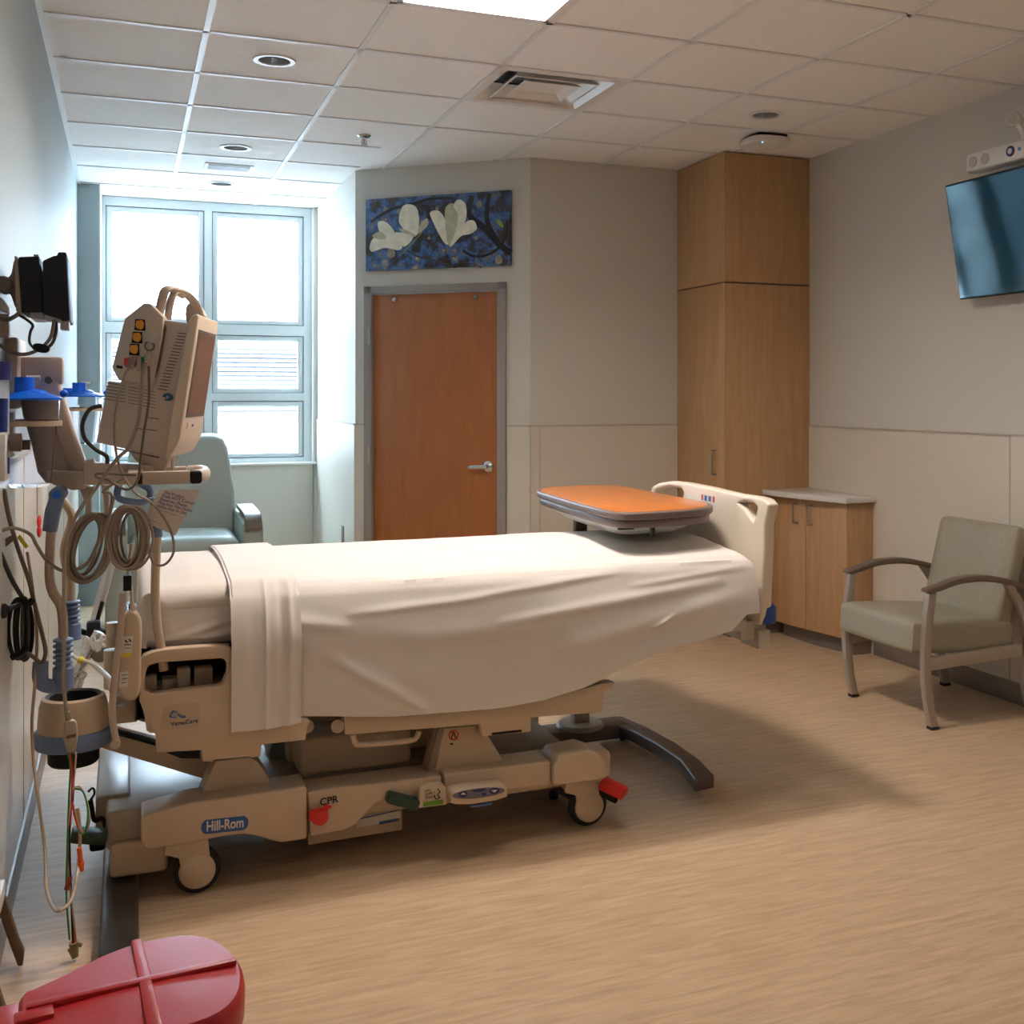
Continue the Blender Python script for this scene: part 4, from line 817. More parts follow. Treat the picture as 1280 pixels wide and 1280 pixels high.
# ================================================================ OVERBED TABLE
ZT = 1.03
ot = thing('overbed_table', 'rolling overbed table with an orange wood top and dark brown base at the bed foot', 'table', (1.78, 4.6, 0))
tx0, tx1, ty0, ty1 = 1.545, 1.955, 3.59, 4.50
cor = [qz(u, v, ZT) for u, v in ((672, 612), (735, 606.5), (778, 607), (888, 629), (890, 634), (855, 639), (790, 640.5), (762, 638), (712, 624))]
tl = [Vector((1.64, 3.575, 0)), Vector((1.90, 3.585, 0)), Vector((1.955, 3.62, 0)), Vector((1.965, 3.9, 0)), Vector((1.955, 4.30, 0)), Vector((1.915, 4.49, 0)), Vector((1.75, 4.53, 0)), Vector((1.62, 4.50, 0)), Vector((1.565, 4.2, 0)), Vector((1.545, 3.9, 0)), Vector((1.57, 3.64, 0))]
tl = [Vector((p.x, p.y, 0)) for p in cor]
P_ = [qz(u, v, ZT) for u, v in ((690, 620), (672, 614), (676, 609.5), (700, 607.5), (738, 606), (775, 607), (800, 611.5), (850, 621), (886, 628.5), (890.5, 632.5), (880, 636), (835, 639.5), (785, 641.5), (762, 639.5), (735, 633), (710, 626))]
def inset(P, k): c = sum(P, Vector())/len(P); return [c+(p-c)*k for p in P]
SL = smooth_loop([Vector((p.x, p.y, 0)) for p in P_], 3)
part('table_edge', M().prism([p+ZA*(ZT-.026) for p in SL], (0, 0, .026), .006, 3, ang=50), tabed, ot)
part('table_top', M().prism([p+ZA*(ZT-.004) for p in inset(SL, .945)], (0, 0, .0055), .001, ang=50), tabw, ot)
part('under_tray', M().prism([p+ZA*(ZT-.056) for p in inset(SL, .965)], (0, 0, .028), .006, 2, ang=50), tabed, ot)
cT2 = sum(SL, Vector())/len(SL)
def scal(P, sx_, sy_): c = sum(P, Vector())/len(P); return [Vector((c.x+(p.x-c.x)*sx_, c.y+(p.y-c.y)*sy_, 0)) for p in P]
b = bmesh.new(); RR = []
for sx_, sy_, z in ((.84, .84, ZT-.056), (.80, .80, ZT-.07), (.62, .66, ZT-.098), (.52, .58, ZT-.103)): RR.append([b.verts.new(p+ZA*z) for p in scal(SL, sx_, sy_)])
for A, B in zip(RR, RR[1:]):
    for k in range(len(A)): b.faces.new((A[k], A[(k+1) % len(A)], B[(k+1) % len(A)], B[k]))
b.faces.new(RR[0]); b.faces.new(RR[-1])
ob_ = M(); ob_._add(b); part('storage_tray', ob_, white, ot, 'white moulded tray under the top')
part('release_lever', M().box(1.60, 1.66, 3.62, 3.64, ZT-.066, ZT-.052, .002).obox((1.72, 3.60, ZT-.07), XA, YA, ZA, .012, .02, .04, .002), black, ot)
colx, coly = 1.70, 4.47
colp = qz(725, 905, .09); colx, coly = colp.x, colp.y
part('column', M().box(colx-.035, colx+.035, coly-.025, coly+.025, .09, ZT-.2, .008), mat('taupe_metal', (.40, .36, .32), .4, .2), ot)
part('inner_column', M().box(colx-.026, colx+.026, coly-.018, coly+.018, ZT-.25, ZT-.05, .006).box(colx-.05, colx+.15, coly-.25, coly+.02, ZT-.075, ZT-.056, .004), brownp, ot)
part('column_collar', M().lathe([(.01, .005), (.095, .005), (.098, .012), (.09, .024), (.01, .026)], (colx, coly, .075), n=36), mat('taupe_metal2', (.34, .30, .26), .45), ot)
foot = qz(880, 978, 0)
la1 = [qz(u, v, .085) for u, v in ((760, 899), (775, 893), (810, 908), (845, 927), (875, 948), (893, 967))]
la1b = [qz(u, v, .085) for u, v in ((868, 972), (850, 948), (820, 928), (790, 912), (772, 906), (748, 908))]
part('base_leg', M().prism([Vector((p.x, p.y, .032)) for p in la1+la1b], (0, 0, .05), .008, 3, ang=35), brownp, ot)
part('base_leg', M().prism([Vector((2*colx-.06-p.x, p.y, .032)) for p in la1+la1b], (0, 0, .05), .008, 3, ang=35), brownp, ot)
part('base_bar', M().box(2*colx-.06-la1[1].x+.02, la1[1].x-.02, coly-.06, coly+.07, .028, .085, .008), brownp, ot)
for lx, ly in ((foot.x-.01, foot.y+.05), (2*colx-.06-foot.x+.01, foot.y+.05), (la1[1].x-.02, coly), (2*colx-.06-la1[1].x+.02, coly)):
    part('swivel_wheel', M().cyl((lx-.012, ly, .016), (lx+.012, ly, .016), .016, n=20).cyl((lx, ly, .018), (lx, ly, .035), .008, n=12), rubber, ot)
# ================================================================ PATIENT MONITOR
t3 = 3.15; pm0 = CAM+ray(200, 480)*t3
nF = Vector((.974, -.226, 0)); wF = Vector((.226, .974, 0))
def mp(u, v, d=0.): return qp(u, v, pm0, wF)+wF*d
def mps(pts, d=0.): return [mp(u, v, d) for u, v in pts]
pm = thing('patient_monitor', 'beige bedside patient monitor with orange ports and a top handle on the wall arm', 'monitor', mp(180, 580))
part('rear_housing', M().prism(mps([(135, 476), (152, 480), (155, 455), (192, 462), (205, 400), (236, 404), (240, 398), (238, 450), (226, 510), (214, 571), (210, 573), (120, 553)]), wF*.27, .006, 2), mon, pm)
md = part('side_module', M().prism(mps([(158, 398), (182, 379), (190, 380), (206, 397), (204, 420), (192, 484), (150, 475), (142, 460)], -.018), wF*.06, .004, 2), mon, pm)
for (u, v) in ((177, 406.5), (173.5, 422), (170, 437)): part('orange_port', M().prism(mps([(u-4.5, v-5), (u+3, v-5.5), (u+5, v-2), (u+4, v+4), (u+1, v+6), (u-4.5, v+4), (u-5.5, v)], -.0215), wF*.004, .0008), orange, md)
part('port_gasket', M().prism(mps([(171, 399.5), (183, 400), (184, 414), (170, 413)], -.0186), wF*.0007).prism(mps([(168, 415), (179.5, 415.5), (180, 430), (166.5, 429)], -.0186), wF*.0007).prism(mps([(164.5, 430), (176, 430.5), (176.5, 445), (163.5, 444)], -.0186), wF*.0007), black, md)
part('grey_port', M().prism(mps([(184, 413), (197, 416), (195, 430), (182, 427)], -.028), wF*.012, .003), mat('port_grey', (.45, .42, .38), .4), md)
part('round_port', M().lathe([(.010, 0), (.014, 0), (.014, .006), (.010, .006)], mp(189, 433, -.022), wF, 24, cap=False), mond, md)
part('cable_plug', M().prism(mps([(162, 448), (174, 445), (172, 458), (166, 462), (159, 458)], -.04), wF*.022, .004), mat('plug_brown', (.22, .15, .12), .5), md)
part('red_socket', M().prism(mps([(160, 448.5), (164, 448), (163, 456), (159.5, 457)], -.0425), wF*.004), redb, md)
part('green_socket', M().prism(mps([(179, 446), (184, 447), (183, 454), (178, 453)], -.024), wF*.006), mat('socket_green', (.02, .25, .06), .5), md)
part('cable_plug', M().prism(mps([(184, 443), (190, 444), (188, 462), (183, 461)], -.034), wF*.015, .003).prism(mps([(174, 450), (180, 451), (179, 465), (174, 464)], -.034), wF*.015, .003), mat('plug_grey', (.38, .34, .29), .5), md)
part('module_switch', M().prism(mps([(148, 456.5), (155.5, 458), (155, 461.5), (147.5, 460)], -.0195), wF*.002), black, md)
part('module_catch', M().prism(mps([(206, 405), (208.5, 410), (199, 461), (194.5, 473), (192, 471), (200, 440)], -.006), wF*.01), mond, pm)
mb = M()
for k in range(19): u, v = 233-k*1.35, 416.5+k*3.9; mb.prism(mps([(u-10.5, v-1.2), (u+.5, v+.2), (u+.3, v+1.5), (u-10.7, v+.1)], -.0006), wF*.0012)
part('vent_slots', mb, mond, pm)
mb = M()
for k in range(6): mb.prism(mps([(134-k*1.0, 478+k*4), (157, 482+k*4), (156.8, 483+k*4), (133.8-k, 479+k*4)], -.0006), wF*.0012).prism(mps([(160, 483+k*4), (194, 489.5+k*4), (193.8, 490.3+k*4), (159.8, 483.8+k*4)], -.0006), wF*.0012)
mb.prism(mps([(182, 521), (199, 523), (199, 524.2), (182, 522.2)], -.0006), wF*.0012).prism(mps([(172, 535), (196, 537.5), (196, 538.7), (172, 536.2)], -.0006), wF*.0012).prism(mps([(144, 559.5), (199, 571), (199, 573), (144, 561.5)], -.001), wF*.003)
part('housing_groove', mb, mond, pm)
lg = part('maker_emblem', M().prism(mps([(203, 496.5), (205, 492.5), (211, 491), (216, 494), (217, 498), (213, 501), (207, 501), (204, 499.5), (208, 499), (212, 497), (210, 494.5), (206, 495)], -.0008), wF*.0012), mat('emblem_blue', (.01, .12, .25), .4), pm, 'small blue swoosh emblem')
part('emblem_letter', M().tube(mps([(203.5, 496), (207, 495.5), (208, 498)], -.001), .0012, n=6), ink, lg)
# screen block
bz = mps([(244, 392), (250, 397), (236, 455), (222, 520), (222, 556), (214, 571), (210, 572), (226, 500), (241, 405)], -.006)
fz0 = mp(244, 393, 0); bz_w = .30
SB = [(244, 393), (247, 398), (224, 553), (213, 568), (205, 568), (236, 400)]
part('screen_bezel', M().prism(mps([(241, 394), (247, 392), (249, 396), (226, 548), (222, 557), (214, 571), (206, 572), (236, 402)], -.008), wF*.335, .005, 3), mat('monitor_bezel', (.64, .52, .41), .4), pm)
# screen lies on the bezel's front face
fa, fb = mp(249, 396, 0), mp(226, 548, 0); upF = (fa-fb).normalized(); nS = wF.cross(upF).normalized(); nS = nS if nS.x > 0 else -nS
def fp_(w_, h_, d=0.): return fb+wF*w_+upF*(h_*(fa-fb).length)+nS*d
part('display_surround', M().prism([fp_(.022, .17, 0), fp_(.305, .17, 0), fp_(.305, .90, 0), fp_(.022, .90, 0)], nS*.002, .0005), mond, pm)
part('display', M().prism([fp_(.034, .20, .0018), fp_(.293, .20, .0018), fp_(.293, .87, .0018), fp_(.034, .87, .0018)], nS*.0012), mat('monitor_screen', (.20, .13, .11), .12, spec=.8), pm)
part('soft_key', M().prism([fp_(.06, .07), fp_(.10, .07), fp_(.10, .125), fp_(.06, .125)], nS*.003, .001), mat('key_beige', (.68, .56, .45), .4), pm)
part('power_mark', M().prism([fp_(.14, .085), fp_(.16, .085), fp_(.16, .105), fp_(.14, .105)], nS*.001), navy, pm)
part('bezel_chin', M().prism(mps([(222, 553), (216, 566), (212, 573), (206, 571), (212, 556)], .03), wF*.24, .006, 2), mat('monitor_bezel2', (.60, .48, .38), .4), pm)
part('carry_handle', M().tube([mp(196, 392, .03), mp(200, 372, .03), mp(205, 361, .03), mp(213, 360, .06), mp(224, 364, .12), mp(233, 378, .16), mp(238, 400, .18)], [(.013, .010)]*4, n=12, flat=nF), mon, pm)
part('carry_handle', M().tube([mp(205, 398, .05), mp(208, 378, .05), mp(213, 364, .06), mp(220, 366, .1)], [(.011, .009)]*4, n=12, flat=nF), mon, pm)
part('alarm_lamp', M().prism(mps([(217, 388), (218, 376), (224, 371), (232, 374), (240, 388), (238, 402), (219, 400)], .16), wF*.10, .01, 3), mon, pm)
part('mounting_plate', M().prism(mps([(150, 560), (200, 572), (205, 578), (198, 592), (175, 592)], .06), wF*.14, .004), mon, pm)
# ================================================================ WALL ARM CARRYING THE MONITOR
ar = thing('monitor_arm', 'large beige steel arm holding the patient monitor from the left wall', 'wall arm', q(85, 610, 3.62))
YA_ = 3.60
part('arm_link', M().prism(qs([(22, 455), (40, 449), (60, 451), (68, 459), (76, 482), (92, 535), (106, 575), (112, 600), (102, 612), (60, 604), (47, 590), (40, 560), (28, 520), (22, 480)], YA_), (0, .09, 0), .012, 3), mon, ar)
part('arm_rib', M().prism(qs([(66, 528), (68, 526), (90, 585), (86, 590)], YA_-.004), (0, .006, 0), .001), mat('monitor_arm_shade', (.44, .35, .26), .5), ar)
part('pivot_bolt', M().lathe([(.002, -.008), (.009, -.008), (.011, 0)], q(61, 475, YA_), (0, 1, 0), 18).lathe([(.002, -.006), (.006, -.006), (.006, 0)], q(105, 590, YA_), (0, 1, 0), 14), mond, ar)
part('knuckle_housing', M().prism(qs([(58, 588), (110, 590), (112, 603), (106, 612), (90, 613), (66, 606), (58, 598)], YA_-.03), (0, .14, 0), .006, 2), mon, ar)
part('wall_plate', M().box(XL, XL+.03, 3.50, 3.80, 1.40, 1.60, .006).box(XL+.02, XL+.14, 3.60, 3.69, 1.47, 1.55, .01), mon, ar)
part('horizontal_beam', M().prism(qs([(104, 577), (118, 574), (118, 579), (190, 581), (196, 600), (186, 606), (104, 606)], 3.42), (0, .08, 0), .005, 2), mon, ar)
part('vertical_strut', M().prism(qs([(98, 608), (116, 608), (114, 624), (115, 646), (107, 650), (106, 628)], 3.60), (0, .05, 0), .004), mon, ar)
part('vertical_strut', M().prism(qs([(126, 606), (137, 606), (137, 655), (130, 655), (129, 625)], 3.66), (0, .03, 0), .004), mon, ar)
# handle frame under the monitor
hf = M(); zH = q(215, 601, 3.28).z
A_, B_ = q(170, 603, 3.28), q(238, 603, 3.28)
hf.box(A_.x, B_.x, 3.27, 3.30, q(0, 611, 3.28).z, q(0, 594, 3.28).z, .004)
hf.box(A_.x, B_.x, 3.46, 3.49, q(0, 611, 3.28).z, q(0, 594, 3.28).z, .004)
hf.box(A_.x-.02, A_.x+.02, 3.27, 3.49, q(0, 611, 3.28).z, q(0, 594, 3.28).z, .004)
part('handle_frame', hf, mon, ar)
part('rounded_end', M().tube([(B_.x+.005, 3.475, q(0, 602, 3.28).z), (B_.x+.035, 3.455, q(0, 601, 3.28).z), (B_.x+.045, 3.38, q(0, 601, 3.28).z), (B_.x+.035, 3.31, q(0, 602, 3.28).z), (B_.x+.005, 3.285, q(0, 602.5, 3.28).z)], [(.019, .014)]*5, n=14, flat=(0, 0, 1)), mat('frosted_cap', (.62, .55, .48), .3), ar)
part('black_end_cap', M().box(B_.x-.002, B_.x+.03, 3.265, 3.305, q(0, 611.5, 3.28).z, q(0, 594, 3.28).z, .008, 3), black, ar)
part('support_pin', M().cyl(q(216, 596, 3.36), q(216, 574, 3.36), .005).lathe([(.002, 0), (.02, 0), (.006, .014)], q(216, 596, 3.36), (0, 0, 1), 20), mon, ar)
# instruction tag
tg = thing('instruction_tag', 'paper instruction tag with blue lines of text hanging under the arm handle', 'tag', q(215, 660, 3.262))
yT_ = 3.262
part('card', M().prism(qs([(200, 611), (251, 612), (219, 669.5), (178.5, 652)], yT_), (0, .0008, 0)), paper, tg)
Xt = (q(229, 631, yT_)-q(206, 617, yT_)); Xt = Vector((Xt.x*1.35, 0, Xt.z*.62)).normalized()
for k, (s_, u, v) in enumerate((('This Product', 204, 616.5), ('Does NOT Contain', 201.8, 620.5), ('Batteries. Please', 199.6, 625), ('Plug Into The Outlet', 197.6, 629.3), ('When Not In Use', 195.4, 633.6))):
    text(s_, .0108, q(u, v, yT_-.0006), Xt, (0, -1, 0), navy, tg, depth=.0003, bold=.0001)
part('rule_line', M().tube([q(199, 636.5, yT_-.0004), q(221, 645, yT_-.0004)], .0007, n=4).tube([q(189, 650, yT_-.0004), q(202, 655.5, yT_-.0004)], .0006, n=4).ball(q(186, 649, yT_), .003, (1, .1, 1)), mat('grey_print', (.2, .17, .17), .6), tg)
# ================================================================ CABLES
def coil(name, c, a, b_, n, y, label, r=.0036, m=cable, tail=None, tilt=0., seed=0, dy=.07):
    rnd_ = random.Random(seed); P = []; N_ = 12
    ks = [.42+.58*rnd_.random()**.7 for _ in range(n+1)]; ox = [rnd_.uniform(-6, 6) for _ in range(n+1)]; oy = [rnd_.uniform(-3, 3) for _ in range(n+1)]; dd = [rnd_.uniform(0, dy) for _ in range(n+1)]
    for k in range(N_*n):
        j, f = divmod(k, N_); f /= N_; L_ = lambda A: A[j]*(1-f)+A[j+1]*f; ph_ = 2*math.pi*f; kk = L_(ks)
        P.append(q(c[0]+L_(ox)+a*kk*math.cos(ph_)+tilt*b_*math.sin(ph_), c[1]+L_(oy)+b_*(.55+.45*kk)*math.sin(ph_), y+L_(dd)))
    if tail: P += [q(u, v, yy) for u, v, yy in tail]
    return solo(name, M().tube(P, r, n=8, sub=4), m, label, 'cable')
coil('coiled_cable', (160, 671), 26, 41, 24, 3.24, 'thick coil of taupe monitor cable hanging right, under the monitor', seed=3, tail=[(190, 700, 3.26), (205, 706, 3.25), (217, 690, 3.25), (214, 665, 3.25), (200, 640, 3.25), (185, 625, 3.25), (168, 615, 3.25), (150, 585, 3.25), (143, 545, 3.2), (147, 500, 3.1), (158, 465, 3.05), (166, 458, 3.04)])
coil('coiled_cable', (112, 684), 28, 44, 14, 3.38, 'loose oval coil of taupe cable hanging left of the thick coil', seed=5, tilt=-.18, tail=[(140, 620, 3.36), (128, 615, 3.3), (150, 600, 3.3), (168, 590, 3.3)])
solo('long_lead_cable', M().tube([q(*p) for p in ((183, 452, 3.04), (178, 470, 3.05), (176, 500, 3.06), (172, 530, 3.07), (160, 560, 3.08), (145, 575, 3.12), (120, 610, 3.14), (98, 640, 3.15), (82, 680, 3.16), (80, 740, 3.16), (80, 800, 3.16), (80, 860, 3.16), (84, 897, 3.16))], .0048, n=10), cable,
     'taupe trunk cable running from the monitor down to the grey lead connector', 'cable')
solo('dark_lead_cable', M().tube([q(*p) for p in ((186, 458, 3.04), (186, 500, 3.05), (180, 540, 3.06), (176, 570, 3.07), (172, 600, 3.2), (158, 612, 3.22), (135, 600, 3.24), (122, 597, 3.24), (124, 592, 3.22), (170, 594, 3.2))], .0032, n=8), mat('olive_cable', (.12, .10, .07), .5), 'thin dark cable hanging down the monitor side', 'cable')
solo('power_loop_cable', M().tube([q(*p) for p in ((127, 507, 3.2), (112, 512, 3.2), (103, 530, 3.2), (106, 548, 3.2), (120, 562, 3.2), (133, 570, 3.2), (134, 578, 3.22))], .0055, n=10), dcable, 'black power cable looping out behind the monitor', 'cable')
solo('draped_cable', M().tube([q(*p) for p in ((0, 664, 3.32), (18, 660, 3.34), (38, 668, 3.38), (46, 682, 3.40), (60, 702, 3.42), (82, 714, 3.41), (108, 705, 3.40), (122, 680, 3.38), (135, 650, 3.38), (142, 620, 3.38))], .0048, n=10), cable, 'taupe cable with a yellow flag draped across in front of the blue grip pole', 'cable')
solo('cable_flag', M().prism(qs([(25, 668), (36, 683), (32, 686), (21, 672)], 3.405), (0, .003, 0), .0005), yellow, 'small yellow warning flag on the draped cable', 'label')
solo('grey_flag', M().prism(qs([(2, 676), (16, 668), (17, 676), (7, 684)], 3.405), (0, .004, 0), .0005), mat('flag_grey', (.22, .20, .17), .5), 'small grey clip beside the yellow cable flag', 'clip')
solo('wall_drop_cable', M().tube([q(*p) for p in ((5, 612, 3.34), (12, 650, 3.38), (24, 690, 3.42), (36, 725, 3.43), (42, 750, 3.43), (52, 790, 3.43), (57, 815, 3.42), (52, 828, 3.42), (40, 820, 3.42), (28, 812, 3.42))], .0055, n=10), mat('grey_brown_cable', (.17, .145, .12), .5), 'grey brown cable dropping from the nearer canister down the wall', 'cable')
b = M()
rr = random.Random(2)
for k in range(7):
    c_ = 26+rr.uniform(-6, 6); a = 4+k*1.6
    b.tube(smooth_loop([q(c_+a*math.cos(t_), 786+38*math.sin(t_)+rr.uniform(-2, 2), 3.42+.01*k) for t_ in [j*math.pi/4 for j in range(8)]], 2), .0048, closed=True, n=8, sub=2)
b.tube([q(*p) for p in ((0, 690, 3.32), (15, 725, 3.38), (30, 750, 3.43))], .006, n=8)
bc_ = solo('black_power_cord', b, dcable, 'bundled black power cord hanging on the left wall', 'cable')
for tp in ([q(24, 748, 3.43), q(34, 756, 3.42), q(40, 750, 3.43)], [q(15, 822, 3.42), q(28, 815, 3.41), q(34, 808, 3.42)]): part('cord_tie', M().tube(tp, .009, n=8), black, bc_)
pl_ = thing('power_plug', 'black power plug at the wall edge beside the bundled cord', 'plug', q(5, 775, 3.42))
part('plug_body', M().cyl(q(-6, 764, 3.30), q(8, 762, 3.32), .016, .013).cyl(q(8, 762, 3.32), q(26, 755, 3.40), .008, .006), black, pl_)
part('plug_collar', M().lathe([(.016, 0), (.019, .004), (.019, .012), (.016, .016)], q(0, 764, 3.31), (1, 0, 0), 20, cap=False), rubber, pl_)
solo('tan_tubing', M().tube([q(*p) for p in ((34, 690, 3.45), (40, 730, 3.45), (46, 790, 3.44), (44, 850, 3.43), (40, 900, 3.42), (42, 950, 3.4), (48, 1000, 3.35), (56, 1060, 3.3), (58, 1110, 3.2), (66, 1134, 3.1), (76, 1138, 3.05), (90, 1122, 3.1), (98, 1080, 3.2), (100, 1040, 3.2), (97, 1010, 3.2))], .0042, n=8), lcable, 'long tan tube looping down the left wall nearly to the floor', 'tube')
# lead connector and coloured leads
lc_ = thing('lead_connector', 'grey lead connector block with coloured patient wires hanging from it', 'connector', q(88, 940, 3.16))
part('connector_body', M().prism(qs([(80, 904), (84, 901), (93, 901), (96, 905), (97, 925), (94, 940), (84, 941), (79, 925)], 3.15), (0, .02, 0), .004, 2), mat('connector_grey', (.40, .34, .27), .4), lc_)
part('strain_sleeve', M().tube(qs([(84, 890), (86, 902)], 3.16), .007, n=10), mat('sleeve_olive', (.3, .26, .15), .5), lc_)
part('connector_print', M().prism(qs([(83, 920), (95, 917), (95, 921), (83, 924)], 3.149), (0, .0006, 0)), mond, lc_)
wires = [((.02, .30, .05), [(84, 941), (88, 958), (86, 1000), (84, 1060), (83, 1120), (87, 1175)]), ((.55, .02, .02), [(87, 941), (90, 965), (89, 1010), (86, 1070), (90, 1140), (93, 1180)]), ((.01, .01, .01), [(90, 941), (92, 975), (91, 1000), (87, 1030), (88, 1090), (91, 1180)]),
         ((.5, .38, .25), [(95, 940), (93, 970), (88, 1010), (84, 1070), (90, 1130), (96, 1182)]),
         ((.5, .38, .25), [(92, 985), (100, 984), (108, 1000), (112, 1025), (106, 1040), (100, 1036), (95, 1020), (90, 1000)]), ((.02, .30, .05), [(93, 986), (104, 990), (110, 1015), (106, 1041), (99, 1038), (92, 1015)]), ((.60, .06, .03), [(90, 1003), (96, 1030), (103, 1040), (110, 1034)])]
for c_, pts in wires:
    part('lead_wire', M().tube([q(u, v, 3.15+.004*math.sin(v)-.0*v) for u, v in pts], .0024, n=6), mat('wire_%d_%d_%d' % tuple(int(k*100) for k in c_), c_, .5), lc_)
part('lead_clip', M().cyl(q(99, 1060, 3.15), q(101, 1078, 3.15), .006).cyl(q(101, 1078, 3.15), q(103, 1089, 3.15), .009, .004), mat('clip_orange', (.75, .12, .01), .4), lc_)
part('lead_clip', M().cyl(q(88, 1095, 3.15), q(83, 1112, 3.15), .006), mat('clip_rust', (.35, .05, .02), .4), lc_)
part('lead_clip', M().cyl(q(92, 1178, 3.15), q(94, 1196, 3.15), .012, .008).cyl(q(86, 1186, 3.15), q(92, 1198, 3.15), .004).cyl(q(98, 1180, 3.15), q(102, 1182, 3.15), .005), mat('clip_olive', (.25, .2, .1), .5), lc_)
part('wire_loop', M().tube(qs([(110, 990), (116, 985), (118, 992), (113, 1000)], 3.3), .003, n=6), black, lc_)
# ================================================================ SUCTION CANISTERS
def canister(c_u, vt, vb, y, r, label):
    c = q(c_u, vt, y); zt_, zb_ = q(c_u, vt, y).z, q(c_u, vb, y).z; x = c.x
    t = thing('suction_canister', label, 'canister', (x, y, zb_), 'clear suction canisters with blue lids')
    H = zt_-zb_
    part('clear_cup', M().lathe([(.002, zb_), (r*.66, zb_), (r*.70, zb_+.006), (r*.90, zb_+H*.72), (r*.96, zb_+H*.74), (r, zt_), (r-.003, zt_), (r*.93, zb_+H*.75), (r*.87, zb_+H*.71), (r*.67, zb_+.009), (.002, zb_+.004)], (x, y, 0), n=40, cap=False), glass, t)
    part('mount_ring', M().lathe([(r*.95, zb_+H*.70), (r*1.07, zb_+H*.70), (r*1.07, zb_+H*.76), (r*.97, zb_+H*.76)], (x, y, 0), n=40, cap=False).box(XL+.004, x-r*.6, y-.02, y+.02, zb_+H*.70, zb_+H*.76, .002), mat('ring_tan', (.55, .42, .30), .4), t)
    lid = part('blue_lid', M().lathe([(.002, zt_), (r*1.07, zt_), (r*1.07, zt_+.006), (r*.9, zt_+.012), (r*.35, zt_+.026), (.002, zt_+.027)], (x, y, 0), n=40), vblue, t, 'bright blue lid')
    part('lid_port', M().cyl((x-r*.2, y, zt_+.012), (x-r*.2, y, zt_+.064), .030, .028).box(x-r*1.05, x-r*.1, y-.016, y+.016, zt_+.012, zt_+.04, .004), vblue, lid)
    part('lid_cap', M().lathe([(.002, 0), (.026, 0), (.028, .008), (.020, .014), (.002, .016)], (x+r*.3, y-.02, zt_+.012), (.25, -.3, 1), 28).ball((x+r*1.12, y-.01, zt_+.018), .011).ball((x-r*1.1, y, zt_+.014), .008), vblue, lid)
    part('tube_elbow', M().cyl((x+r*.05, y, zt_+.02), (x+r*.05, y, zt_+.065), .009).cyl((x-r*.1, y, zt_+.062), (x+r*.35, y, zt_+.062), .007), mat('milky_plastic', (.75, .74, .75), .3, trans=.3), t)
    part('wall_bracket', M().box(XL+.002, XL+.02, y-.035, y+.035, zb_+H*.35, zb_+H*.85, .003), white, t)
    part('bracket_knob', M().cyl((x-r*.75, y, zb_+H*.35), (x-r*.35, y, zb_+H*.35), .016) if False else M().cyl((XL+.02, y, zb_+H*.48), (XL+.06, y, zb_+H*.48), .014), mond, t)
    return t
canister(37, 500, 608, 3.52, .078, 'nearer suction canister with a blue lid on the left wall')
canister(104, 496, 555, 5.6, .085, 'farther suction canister with a blue lid seen past the arm')
fm = thing('flow_meter', 'upright clear flow meter tube with blue ends at the left edge of the photo', 'flow meter', q(4, 592, 3.28))
part('blue_end', M().cyl(q(2, 475, 3.28), q(2, 452, 3.28), .023), mat('indigo_cap', (.03, .03, .16), .4), fm)
part('blue_end', M().cyl(q(1, 592, 3.28), q(1, 572, 3.28), .021), mat('indigo_cap', (.03, .03, .16), .4), fm)
part('clear_tube', M().cyl(q(1, 572, 3.28), q(2, 475, 3.28), .019), glass, fm)
part('inner_tube', M().cyl(q(2, 540, 3.28), q(3, 498, 3.28), .012), mat('indigo_tube', (.03, .06, .30), .4), fm)
part('adjust_knob', M().cyl(q(12, 553, 3.29), q(27, 553, 3.29), .024).cyl(q(2, 553, 3.29), q(12, 553, 3.29), .012), mat('knob_brown', (.14, .10, .08), .45), fm)
part('wall_socket', M().box(XL+.002, XL+.025, 3.22, 3.34, 1.22, 1.34, .004), white, fm)
rg = thing('red_dot_card', 'small white wall card with two red dots behind the grip pole', 'card', q(50, 678, 3.6))
part('card', M().prism([(XL+.01, 4.55, .98), (XL+.01, 4.75, .98), (XL+.01, 4.75, 1.14), (XL+.01, 4.55, 1.14)], (.02, 0, 0), .001), white, rg)
for v in (652, 664): part('red_dot', M().ball(qx(49, v, XL+.03), .022, (.35, 1, 1)), redb, rg)
# ================================================================ BLACK DEVICE MOUNT, UPPER LEFT
dv = thing('black_tablet_mount', 'pair of black upright display boxes on a taupe wall arm, upper left', 'display', q(45, 405, 3.35))
part('black_box', M().prism(qs([(23, 321), (49, 320), (52, 390), (26, 391)], 3.32), (0, .22, 0), .004), black, dv)
part('black_box', M().prism(qs([(53, 326), (66, 320), (72, 319), (72, 315), (83, 315), (87, 400), (80, 400), (55, 393)], 3.32), (0, .26, 0), .004), black, dv)
part('back_plate', M().prism(qs([(18, 319), (22, 321), (27, 392), (20, 389)], 3.32), (0, .18, 0), .002), mat('bronze_plate', (.25, .19, .14), .4, .4), dv)
part('tilt_yoke', M().prism(smooth_loop(qs([(18, 325), (21, 355), (20, 385), (14, 370), (8, 362), (8, 350), (14, 342)], 3.38), 3), (0, .05, 0), .006), mat('yoke_grey', (.20, .18, .165), .45), dv)
part('pivot', M().lathe([(.002, -.03), (.018, -.03), (.022, -.02), (.022, .05), (.002, .05)], q(5, 356, 3.37), (0, 1, 0), 24), mat('yoke_grey', (.20, .18, .165), .45), dv)
